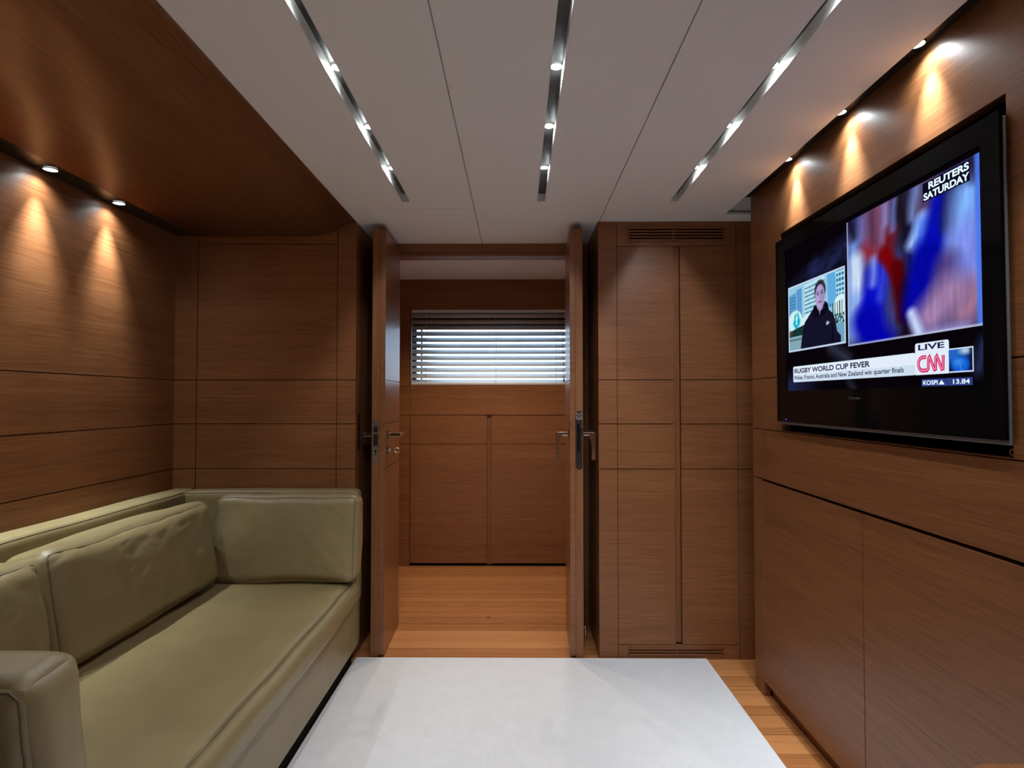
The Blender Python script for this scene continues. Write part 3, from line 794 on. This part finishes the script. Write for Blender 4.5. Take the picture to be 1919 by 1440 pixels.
e = 0.995
cushion('long cream leather back cushion in the middle of the sofa', (0.088, 0.440, 0.172), 0.045, (0.030, 0.010, 0.014), (-1.392, 2.118, 0.610), ('Y', math.radians(-9)), 11.3,
        [[(1, -e, 1), (1, e, 1)], [(1, -1, -e), (1, -1, e)], [(1, 1, -e), (1, 1, e)]])
cushion('cream leather back cushion at the near end of the sofa', (0.088, 0.300, 0.172), 0.045, (0.030, 0.012, 0.014), (-1.392, 1.350, 0.610), ('Y', math.radians(-9)), 27.9,
        [[(1, -e, 1), (1, e, 1)], [(1, 1, -e), (1, 1, e)]])
cushion('cream leather cushion leaning on the far arm of the sofa', (0.318, 0.058, 0.186), 0.035, (0.008, 0.022, 0.012), (-1.028, 2.652, 0.612), ('X', math.radians(-7)), 5.1,
        [[(-e, -1, 1), (e, -1, 1)], [(1, -1, -e), (1, -1, e)]], wrinkle=0.006)
cushion('cream leather cushion leaning on the near arm of the sofa', (0.297, 0.062, 0.190), 0.040, (0.010, 0.022, 0.015), (-1.012, 0.945, 0.628), ('X', math.radians(8)), 8.4,
        [[(-e, -1, 0.96), (0.90, -1, 0.96), (0.965, -1, 0.88), (0.965, -1, -e)]], wrinkle=0.005)

# ================================================================== DESK corner beside the viewer
dk = thing('desk', 'rounded corner of a light wood desk top beside the cupboard doors', 'desk', (0.9, 0.3, 0))
bm = bmesh.new(); box(bm, 0.672, XR - 0.002, -0.75, 0.902, 0.655, 0.690)
es = [e_ for e_ in bm.edges if abs(e_.verts[0].co.x - 0.672) < 1e-5 and abs(e_.verts[1].co.x - 0.672) < 1e-5 and abs(e_.verts[0].co.z - e_.verts[1].co.z) > 0.01]
bmesh.ops.bevel(bm, geom=es, offset=0.03, segments=8, profile=0.5, affect='EDGES')
bmesh.ops.bevel(bm, geom=[e_ for e_ in bm.edges if e_.calc_face_angle(0) > 1.0], offset=0.004, segments=2, affect='EDGES')
obj('desk_top', bm, M['wood_y'], dk)
for y in (-0.70, 0.80): obj('desk_leg', boxes((0.99, XR - 0.002, y, y + 0.03, 0.0, 0.655), bevel=0.002), M['wood_v'], dk)

# ================================================================== TELEVISION
tv = thing('television', 'large black flat television showing a news broadcast, set into the wall', 'television', (1.03, 1.755, 1.14))
TX = 1.011
TY0, TY1, TZ0, TZ1 = 1.214, 2.276, 1.150, 1.842          # outer body
GX = TX - 0.0012
# body: silver rim behind the black front
bm = bmesh.new(); box(bm, TX + 0.0110, TX + 0.10, TY0 + 0.016, TY1 - 0.012, TZ0 + 0.006, TZ1 - 0.003)
obj('rear_housing', bm, M['void'], tv)
bm = bmesh.new(); box(bm, TX + 0.0044, TX + 0.0105, TY0 + 0.002, TY1 - 0.006, TZ0 - 0.010, TZ1 - 0.014, bevel=0.0028, seg=3)
obj('silver_rim', bm, M['silver'], tv)
SCY0, SCY1, SCZ0, SCZ1 = 1.272, 2.200, 1.266, 1.788       # lit picture
bm = panel(face_xr(TX - 0.004), TY0 + 0.006, TY1, TZ0, TZ1, holes=[(SCY0, SCY1, SCZ0, SCZ1)], back=0.008)
obj('front_bezel', bm, M['tv_black'], tv)

def tvp(y, z, layer): return (TX + 0.0028 - 0.0004 * layer, y, z)

def picture(name, y_left, y_right, z0, z1, nx, ny, fn, layer, parent, strength=1.0):
    """a lit picture: one colour per mesh vertex. fn(s, t, Y, Z) -> (..., 3) display colours 0..255"""
    s = np.linspace(0, 1, nx); t_ = np.linspace(0, 1, ny)
    Sg, Tg = np.meshgrid(s, t_)
    Yg = y_left + (y_right - y_left) * Sg; Zg = z0 + (z1 - z0) * Tg
    col = np.clip(fn(Sg, Tg, Yg, Zg), 0, 255) / 255.0
    colL = np.where(col <= 0.04045, col / 12.92, ((col + 0.055) / 1.055) ** 2.4)
    x = tvp(0, 0, layer)[0]
    verts = np.stack([np.full(Yg.size, x), Yg.ravel(), Zg.ravel()], 1) - np.array(world_loc(parent))
    faces = [(j * nx + i, (j + 1) * nx + i, (j + 1) * nx + i + 1, j * nx + i + 1) for j in range(ny - 1) for i in range(nx - 1)]
    me = bpy.data.meshes.new(name)
    me.from_pydata(verts.tolist(), [], faces)
    ca = me.color_attributes.new('picture', 'FLOAT_COLOR', 'POINT')
    buf = np.ones((nx * ny, 4), dtype=np.float32); buf[:, :3] = colL.reshape(-1, 3)
    ca.data.foreach_set('color', buf.ravel())
    me.materials.append(glow_attr(name + '_light', strength))
    o = bpy.data.objects.new(name, me); C.objects.link(o); o.parent = parent
    return o

def mixc(base, col, w):
    return base * (1 - w[..., None]) + np.array(col, float) * w[..., None]

def fbm(x, y, seed):
    return np.vectorize(lambda a, b: noise.noise(Vector((a, b, seed))))(x, y)

def seg_w(s, t, a, b, r, soft_):
    ax, ay = a; bx, by_ = b
    dx, dy = bx - ax, by_ - ay
    k = np.clip(((s - ax) * dx + (t - ay) * dy) / (dx * dx + dy * dy + 1e-9), 0, 1)
    d = np.hypot(s - ax - k * dx, t - ay - k * dy)
    return np.clip((r + soft_ - d) / (2 * soft_), 0, 1)

def poly_w(Y, Z, pts):
    inside = np.zeros(Y.shape, bool)
    k = len(pts)
    for i in range(k):
        (x1, y1), (x2, y2) = pts[i], pts[(i + 1) % k]
        cond = ((y1 > Z) != (y2 > Z)) & (Y < (x2 - x1) * (Z - y1) / ((y2 - y1) + 1e-12) + x1)
        inside ^= cond
    return inside.astype(float)

def ell_w(Y, Z, c, ry, rz, soft_=0.08):
    d = np.hypot((Y - c[0]) / ry, (Z - c[1]) / rz)
    return np.clip((1 + soft_ - d) / (2 * soft_), 0, 1)

# --- dark studio backdrop of the broadcast
def f_back(s, t, Y, Z):
    c = np.zeros(s.shape + (3,)) + np.array((9, 4, 11))
    z = Z - H
    # sweeping blue band above the small picture
    w = seg_w(Y, z, (2.175, 0.405), (1.99, 0.46), 0.012, 0.03) * 0.5 + seg_w(Y, z, (2.0, 0.425), (1.80, 0.465), 0.03, 0.035) * 0.8
    st = 0.6 + 0.4 * fbm(Y * 22 + z * 30, z * 70, 3.0)
    c = mixc(c, (62, 78, 160), np.clip(w * st, 0, 1))
    w = seg_w(Y, z, (1.90, 0.17), (1.80, 0.12), 0.01, 0.03)
    c = mixc(c, (96, 110, 140), w * 0.7)
    w = np.clip((0.115 - z) / 0.06, 0, 1) * np.clip((Y - 1.95) / 0.2, 0, 1)
    c = mixc(c, (40, 48, 92), w * 0.8)
    w = seg_w(Y, z, (1.80, 0.055), (1.77, 0.03), 0.004, 0.02)
    c = mixc(c, (70, 80, 110), w * 0.7)
    w = seg_w(Y, z, (1.295, 0.07), (1.275, 0.12), 0.014, 0.02)
    c = mixc(c, (70, 95, 165), w * (0.6 + 0.4 * fbm(Y * 60, z * 30, 8.0)))
    return c
scr = picture('screen', SCY1, SCY0, SCZ0, SCZ1, 168, 96, f_back, 0, tv, 0.8)

# --- large blurred picture of players
def f_main(s, t, Y, Z):
    c = np.zeros(s.shape + (3,)) + np.array((58, 60, 120))
    sw = s + 0.012 * fbm(s * 6, t * 5, 1.0); tw = t + 0.02 * fbm(s * 5, t * 4, 2.0)
    def S(a, b, r, soft_, col, k=1.0):
        nonlocal c
        c = mixc(c, col, seg_w(sw, tw, a, b, r, soft_) * k)
    S((0.46, 1.05), (0.52, 0.70), 0.09, 0.08, (26, 20, 30))
    S((0.06, 0.80), (0.04, 0.10), 0.06, 0.07, (120, 156, 224))
    S((0.03, 1.0), (0.07, 0.86), 0.03, 0.05, (16, 12, 28))
    S((0.16, 0.94), (0.16, 0.76), 0.04, 0.05, (110, 116, 186))
    S((0.28, 1.0), (0.27, 0.70), 0.09, 0.07, (122, 74, 104))
    S((0.36, 0.98), (0.35, 0.72), 0.02, 0.03, (146, 132, 190))
    S((0.25, 0.98), (0.26, 0.74), 0.015, 0.04, (70, 40, 66))
    S((0.18, 0.72), (0.34, 0.60), 0.05, 0.05, (132, 40, 58))
    S((0.09, 0.66), (0.10, 0.34), 0.06, 0.045, (206, 222, 246))
    S((0.06, 0.36), (0.05, 0.14), 0.06, 0.06, (132, 166, 232))
    S((0.27, 0.50), (0.22, 0.18), 0.10, 0.05, (10, 12, 196))
    S((0.18, 0.16), (0.30, -0.02), 0.13, 0.06, (4, 4, 168))
    S((0.25, 0.62), (0.24, 0.44), 0.025, 0.04, (136, 160, 238))
    S((0.33, 0.54), (0.31, 0.32), 0.022, 0.04, (60, 76, 216))
    S((0.40, 0.78), (0.38, 0.62), 0.045, 0.035, (104, 20, 30))
    S((0.35, 0.62), (0.47, 0.40), 0.05, 0.025, (118, 4, 10))
    S((0.45, 0.50), (0.49, 0.16), 0.055, 0.03, (80, 2, 8))
    S((0.53, 0.34), (0.50, -0.05), 0.045, 0.05, (20, 4, 16))
    S((0.43, 0.98), (0.41, 0.78), 0.016, 0.03, (110, 124, 196))
    S((0.55, 0.72), (0.545, 0.42), 0.03, 0.045, (12, 10, 56))
    S((0.60, 0.98), (0.575, 0.80), 0.025, 0.04, (134, 158, 224))
    S((0.69, 0.96), (0.67, 0.78), 0.06, 0.05, (90, 64, 92))
    S((0.56, 0.62), (0.65, 0.78), 0.035, 0.035, (170, 202, 250))
    S((0.64, 0.74), (0.63, 0.58), 0.05, 0.04, (104, 150, 244))
    S((0.77, 0.84), (0.68, 0.50), 0.075, 0.04, (6, 14, 178))
    S((0.66, 0.52), (0.58, 0.20), 0.10, 0.05, (4, 6, 158))
    S((0.80, 0.66), (0.83, 0.98), 0.035, 0.05, (30, 22, 50))
    S((0.92, 0.80), (0.89, 0.52), 0.085, 0.07, (128, 178, 252))
    S((0.92, 0.54), (0.94, 0.32), 0.09, 0.09, (126, 138, 232))
    S((0.79, 0.44), (0.74, 0.24), 0.05, 0.06, (84, 62, 128))
    S((0.83, 0.24), (0.68, 0.12), 0.10, 0.07, (156, 122, 166))
    S((0.90, 0.10), (0.97, 0.20), 0.08, 0.07, (158, 112, 142))
    S((0.555, 0.16), (0.60, 0.02), 0.035, 0.025, (196, 208, 246))
    S((0.66, 0.015), (0.90, 0.015), 0.02, 0.03, (150, 140, 196))
    S((0.93, 1.0), (0.98, 0.90), 0.04, 0.05, (36, 24, 50))
    c = c * (1 + 0.10 * fbm(s * 40, t * 5, 5.0))[..., None]
    c = mixc(c, (74, 120, 236), np.clip((s - 0.955) / 0.015, 0, 1) * 0.9)
    c = mixc(c, (190, 200, 230), ((s < 0.012) | (t < 0.012)).astype(float) * 0.75)
    return c
picture('match_picture', 1.797, 1.2745, H + 0.160, H + 0.5405, 150, 110, f_main, 1, scr, 1.0)

# --- small picture: reporter in a dark jacket before office blocks
def f_rep(s, t, Y, Z):
    z = Z - H
    c = np.zeros(s.shape + (3,)) + np.array((150, 200, 222))
    c = mixc(c, (92, 158, 200), poly_w(Y, z, [(2.19, 0.378), (2.13, 0.386), (2.13, 0.30), (2.19, 0.30)]))
    wins = ((np.mod(Y * 95, 1) < 0.6) & (np.mod(z * 85, 1) < 0.55)).astype(float)
    c = mixc(c, (44, 108, 172), poly_w(Y, z, [(2.185, 0.370), (2.125, 0.374), (2.118, 0.29), (2.185, 0.29)]) * wins)
    c = mixc(c, (88, 150, 205), poly_w(Y, z, [(2.125, 0.392), (2.085, 0.396), (2.085, 0.29), (2.12, 0.29)]))
    c = mixc(c, (186, 226, 236), poly_w(Y, z, [(2.07, 0.40), (1.93, 0.408), (1.925, 0.27), (2.07, 0.27)]))
    c = mixc(c, (92, 142, 176), poly_w(Y, z, [(2.066, 0.388), (1.93, 0.396), (1.925, 0.28), (2.066, 0.28)]) * (np.mod(z * 70 + (Y - 2) * 3, 1) < 0.42))
    c = mixc(c, (96, 170, 222), poly_w(Y, z, [(1.915, 0.412), (1.865, 0.414), (1.86, 0.30), (1.91, 0.30)]))
    c = mixc(c, (166, 224, 240), poly_w(Y, z, [(1.865, 0.414), (1.80, 0.414), (1.80, 0.30), (1.86, 0.30)]))
    c = mixc(c, (40, 104, 150), poly_w(Y, z, [(1.86, 0.408), (1.81, 0.41), (1.81, 0.32), (1.858, 0.32)]) * ((np.mod(z * 62, 1) < 0.55) & (np.mod(Y * 60, 1) < 0.7)))
    c = mixc(c, (214, 240, 244), ell_w(Y, z, (1.835, 0.295), 0.042, 0.034))
    c = mixc(c, (20, 50, 60), poly_w(Y, z, [(1.90, 0.305), (1.81, 0.312), (1.81, 0.262), (1.88, 0.26)]) * (np.mod(Y * 75, 1) < 0.32))
    c = mixc(c, (30, 62, 58), poly_w(Y, z, [(1.88, 0.268), (1.80, 0.272), (1.80, 0.238), (1.87, 0.236)]) * (0.5 + 0.5 * np.sign(fbm(Y * 120, z * 120, 2.0))))
    c = mixc(c, (206, 238, 240), poly_w(Y, z, [(2.12, 0.275), (2.03, 0.30), (2.03, 0.25), (2.12, 0.25)]))
    c = mixc(c, (208, 240, 238), ell_w(Y, z, (2.136, 0.281), 0.052, 0.040))
    c = mixc(c, (10, 170, 208), np.clip(seg_w(Y, z, (2.125, 0.295), (2.115, 0.278), 0.016, 0.006) + seg_w(Y, z, (2.140, 0.275), (2.128, 0.262), 0.010, 0.006), 0, 1) * (fbm(Y * 60, z * 60, 6.0) > -0.35))
    c = mixc(c, (22, 52, 48), poly_w(Y, z, [(2.19, 0.245), (2.10, 0.258), (2.05, 0.264), (2.05, 0.225), (2.19, 0.220)]))
    c = mixc(c, (110, 60, 40), ell_w(Y, z, (2.17, 0.240), 0.012, 0.010) * 0.7)
    c = mixc(c, (128, 168, 180), (z < 0.226).astype(float) * (Y > 2.03))
    c = mixc(c, (60, 80, 90), (np.abs(z - 0.214) < 0.003).astype(float) * (Y > 2.03) * 0.6)
    c = mixc(c, (112, 164, 190), (z < 0.238).astype(float) * (Y < 1.90))
    # jacket
    jk = [(2.098, 0.175), (2.085, 0.225), (2.066, 0.268), (2.030, 0.292), (2.008, 0.306), (2.000, 0.318), (1.988, 0.316), (1.955, 0.300), (1.928, 0.322), (1.912, 0.312), (1.905, 0.290), (1.880, 0.274), (1.868, 0.250), (1.858, 0.215), (1.838, 0.200), (1.836, 0.175)]
    c = mixc(c, (20, 18, 40), poly_w(Y, z, jk))
    c = mixc(c, (12, 9, 24), poly_w(Y, z, [(2.012, 0.300), (1.995, 0.318), (1.958, 0.296), (1.925, 0.322), (1.910, 0.300), (1.925, 0.282), (1.960, 0.276), (2.000, 0.276)]))
    c = mixc(c, (9, 7, 20), poly_w(Y, z, [(1.888, 0.24), (1.884, 0.24), (1.884, 0.178), (1.892, 0.178)]))
    # neck, head, hair
    c = mixc(c, (168, 150, 190), poly_w(Y, z, [(1.985, 0.322), (1.938, 0.322), (1.944, 0.302), (1.962, 0.292), (1.978, 0.304)]))
    c = mixc(c, (40, 34, 56), ell_w(Y, z, (1.960, 0.362), 0.036, 0.036, 0.10))
    c = mixc(c, (176, 160, 206), ell_w(Y, z, (1.961, 0.344), 0.0305, 0.039, 0.08))
    c = mixc(c, (146, 122, 172), ell_w(Y, z, (1.944, 0.340), 0.012, 0.034, 0.5) * 0.6)
    c = mixc(c, (86, 66, 104), np.clip(ell_w(Y, z, (1.974, 0.352), 0.0075, 0.003, 0.4) + ell_w(Y, z, (1.949, 0.353), 0.0075, 0.003, 0.4), 0, 1))
    c = mixc(c, (50, 42, 66), np.clip(seg_w(Y, z, (1.983, 0.3585), (1.968, 0.3600), 0.0012, 0.0012) + seg_w(Y, z, (1.955, 0.3605), (1.941, 0.359), 0.0012, 0.0012), 0, 1))
    c = mixc(c, (136, 112, 160), seg_w(Y, z, (1.961, 0.352), (1.963, 0.336), 0.0018, 0.002) * 0.7)
    c = mixc(c, (120, 66, 110), ell_w(Y, z, (1.962, 0.3245), 0.0105, 0.0030, 0.4))
    c = mixc(c, (190, 196, 220), seg_w(Y, z, (1.964, 0.294), (1.963, 0.284), 0.0015, 0.001))
    # chest emblem
    c = mixc(c, (170, 180, 214), ell_w(Y, z, (1.914, 0.247), 0.010, 0.007, 0.25) * (z > 0.2425 - (Y - 1.914) * 0.3))
    b = 0.018
    c = mixc(c, (196, 212, 238), ((s < b) | (s > 1 - b) | (t < b * 1.4) | (t > 1 - b * 1.4)).astype(float))
    return c
picture('reporter_picture', 2.188, 1.810, H + 0.172, H + 0.4125, 190, 140, f_rep, 1, scr, 1.0)

def quad_strip(name, y0, y1, z0, z1, layer, mat_, rad=0.0):
    """flat on-screen plate, y0 at its left end"""
    bm = bmesh.new()
    pts = []
    if rad > 0:
        for cy, cz, a0 in ((y0 - rad, z0 + rad, 180), (y1 + rad, z0 + rad, 270), (y1 + rad, z1 - rad, 0), (y0 - rad, z1 - rad, 90)):
            for k in range(6):
                a = math.radians(a0 + 90 * k / 5)
                pts.append((cy - rad * math.cos(a), cz + rad * math.sin(a)))
    else:
        pts = [(y0, z0), (y1, z0), (y1, z1), (y0, z1)]
    bm.faces.new([bm.verts.new(tvp(y, H + z, layer)) for y, z in pts])
    return obj(name, bm, mat_, scr)

G = {k: glow('screen_' + k, lin(c), s) for k, c, s in (('white', (226, 236, 250), 1.0), ('pale', (206, 222, 240), 1.0), ('ink', (24, 30, 70), 1.0), ('navy', (8, 10, 30), 1.0), ('red', (212, 36, 96), 1.0), ('pink', (236, 170, 204), 1.0), ('bluebar', (44, 62, 128), 1.0), ('lettering', (222, 238, 255), 1.15))}

def lettering(name, text, y0, y1, zb, zt, layer, mat_, bold=0.0, parent=None, shear=0.0, slope=0.0, x=None):
    cu = bpy.data.curves.new(name, 'FONT')
    cu.body = text; cu.offset = bold; cu.size = 1.0; cu.shear = shear
    tmp = bpy.data.objects.new('tmp_lettering', cu)
    C.objects.link(tmp)
    dg = bpy.context.evaluated_depsgraph_get()
    me = bpy.data.meshes.new_from_object(tmp.evaluated_get(dg))
    bpy.data.objects.remove(tmp); bpy.data.curves.remove(cu)
    co = np.zeros(len(me.vertices) * 3); me.vertices.foreach_get('co', co); co = co.reshape(-1, 3)
    x0, x1 = co[:, 0].min(), co[:, 0].max()
    capz = 0.0
    yb, yt = (0.0 if any(ch in text for ch in 'gqpy,') else co[:, 1].min()), co[:, 1].max()
    u = (co[:, 0] - x0) / (x1 - x0); v = (co[:, 1] - yb) / (yt - yb)
    par = parent or scr
    base = np.array(world_loc(par))
    out = np.stack([np.full(len(co), (tvp(0, 0, layer)[0] if x is None else x)), y0 + (y1 - y0) * u, H + zb + (zt - zb) * v + slope * u], 1) - base
    me.vertices.foreach_set('co', out.ravel())
    me.materials.clear(); me.materials.append(mat_)
    o = bpy.data.objects.new(name, me); C.objects.link(o); o.parent = par
    return o

quad_strip('corner_plate', 1.459, 1.307, 0.4885, 0.5355, 2, G['navy'])
lettering('corner_lettering', 'REUTERS', 1.438, 1.309, 0.5145, 0.5325, 3, G['lettering'], 0.035)
lettering('corner_lettering', 'SATURDAY', 1.4555, 1.3085, 0.4915, 0.5095, 3, G['lettering'], 0.035)
quad_strip('caption_bar', 2.155, 1.497, 0.0605, 0.1175, 2, G['pale'], 0.006)
quad_strip('caption_bar', 2.150, 1.497, 0.0865, 0.1165, 3, G['white'], 0.004)
lettering('caption_lettering', 'RUGBY WORLD CUP FEVER', 2.143, 1.687, 0.0920, 0.1095, 4, G['ink'], 0.030)
lettering('caption_lettering', 'Wales, France, Australia and New Zealand win quarter finals', 2.147, 1.541, 0.0700, 0.0840, 4, G['ink'], 0.016)
quad_strip('live_plate', 1.4965, 1.3798, 0.112, 0.1400, 3, G['white'], 0.006)
lettering('live_lettering', 'LIVE', 1.4846, 1.394, 0.1215, 0.1360, 4, G['ink'], 0.025)
quad_strip('channel_plate', 1.4975, 1.3805, 0.0600, 0.1165, 4, G['white'], 0.003)

# channel mark: thick red outline letters with a pale line inside, one stroke running through C, N and N
def stroke(name, pts, w, layer, mat_):
    P_ = [Vector((p[0], p[1])) for p in pts]
    bm = bmesh.new()
    L_, R_ = [], []
    for i, p in enumerate(P_):
        a = (P_[i] - P_[i - 1]).normalized() if i > 0 else None
        b = (P_[i + 1] - P_[i]).normalized() if i < len(P_) - 1 else None
        if a is None: t_ = b
        elif b is None: t_ = a
        else: t_ = (a + b).normalized() if (a + b).length > 1e-6 else a
        nrm = Vector((-t_.y, t_.x))
        k = 1.0
        if a is not None and b is not None: k = min(1.6, 1 / max(0.35, abs(nrm.dot(Vector((-a.y, a.x))))))
        L_.append(p + nrm * w / 2 * k); R_.append(p - nrm * w / 2 * k)
    vl_ = [bm.verts.new(tvp(q.x, H + q.y, layer)) for q in L_]; vr_ = [bm.verts.new(tvp(q.x, H + q.y, layer)) for q in R_]
    for i in range(len(P_) - 1): bm.faces.new((vl_[i], vl_[i + 1], vr_[i + 1], vr_[i]))
    return obj(name, bm, mat_, scr)
yl, zl, zh = 1.488, 0.0705, 0.1035
cpts = [(1.457, zh)] + [(1.470 + 0.0155 * math.cos(a) * 1.0, (zl + zh) / 2 + (zh - zl) / 2 * math.sin(a)) for a in np.linspace(math.pi * 0.5, math.pi * 0.5 - math.pi, 13)]
cpts = [(1.455, zh)] + [(1.468 + 0.016 * math.sin(a), (zl + zh) / 2 + (zh - zl) / 2 * math.cos(a)) for a in np.linspace(0, math.pi, 13)]
mark = cpts + [(1.4535, zl), (1.449, zl + 0.004), (1.4475, zh - 0.004), (1.444, zh), (1.428, zl + 0.001), (1.424, zl + 0.002), (1.4225, zh - 0.004), (1.419, zh), (1.403, zl + 0.001), (1.399, zl + 0.002), (1.3975, zh + 0.001)]
stroke('channel_mark', mark, 0.0098, 5, G['red'])
stroke('channel_mark_line', mark, 0.0022, 6, G['pink'])

def f_globe(s, t, Y, Z):
    c = np.zeros(s.shape + (3,)) + np.array((10, 26, 80))
    c = mixc(c, (40, 120, 220), ell_w(s, t, (0.2, 0.75), 0.5, 0.4, 0.6) * 0.8)
    c = mixc(c, (20, 96, 214), ell_w(s, t, (0.48, 0.30), 0.36, 0.34, 0.25))
    c = mixc(c, (70, 150, 236), ell_w(s, t, (0.40, 0.42), 0.2, 0.14, 0.6) * 0.7)
    c = mixc(c, (150, 196, 236), seg_w(s, t, (0.46, 0.30), (0.52, 0.06), 0.008, 0.03) * 0.7)
    c = mixc(c, (210, 230, 240), ell_w(s, t, (0.68, 0.86), 0.22, 0.14, 0.6) * 0.8)
    c = mixc(c, (10, 14, 40), np.clip((s - 0.82) / 0.12, 0, 1))
    b = ((s > 0.955) | (t < 0.06) | (t > 0.95)).astype(float)
    return mixc(c, (206, 222, 246), b)
picture('globe_picture', 1.3803, 1.3060, H + 0.0608, H + 0.1175, 60, 46, f_globe, 4, scr)
quad_strip('ticker_plate', 1.475, 1.311, 0.0310, 0.0490, 2, G['bluebar'])
lettering('ticker_lettering', 'KOSPI', 1.4693, 1.4185, 0.0345, 0.0455, 3, G['lettering'], 0.025)
bm = bmesh.new(); bm.faces.new([bm.verts.new(tvp(y, H + z, 3)) for y, z in ((1.4155, 0.0345), (1.3962, 0.0345), (1.4058, 0.0455))])
obj('ticker_arrow', bm, G['lettering'], scr)
lettering('ticker_lettering', '13.84', 1.369, 1.3185, 0.0345, 0.0455, 3, G['lettering'], 0.02)
lettering('maker_lettering', 'Pioneer', 1.786, 1.723, -0.0016, 0.0078, 0, M['silver'], 0.0, parent=tv, shear=0.15, x=TX - 0.0046)
bm = boxes((TX - 0.0050, TX - 0.0040, 2.196, 2.207, TZ0 + 0.008, TZ0 + 0.0105))
obj('standby_light', bm, glow('standby_blue', (0.15, 0.1, 0.9), 1.0), tv)
# small cable clip in the lower corner of the recess
bm = bmesh.new(); ring(bm, (1.036, 1.238, 1.124), (1, 0, 0), 0.005, 0.008, 0.006, 20)
tag(obj('cable_clip', bm, M['steel'], loc=(1.036, 1.238, 1.116)), 'small ring clip in the lower near corner of the television recess', 'clip')
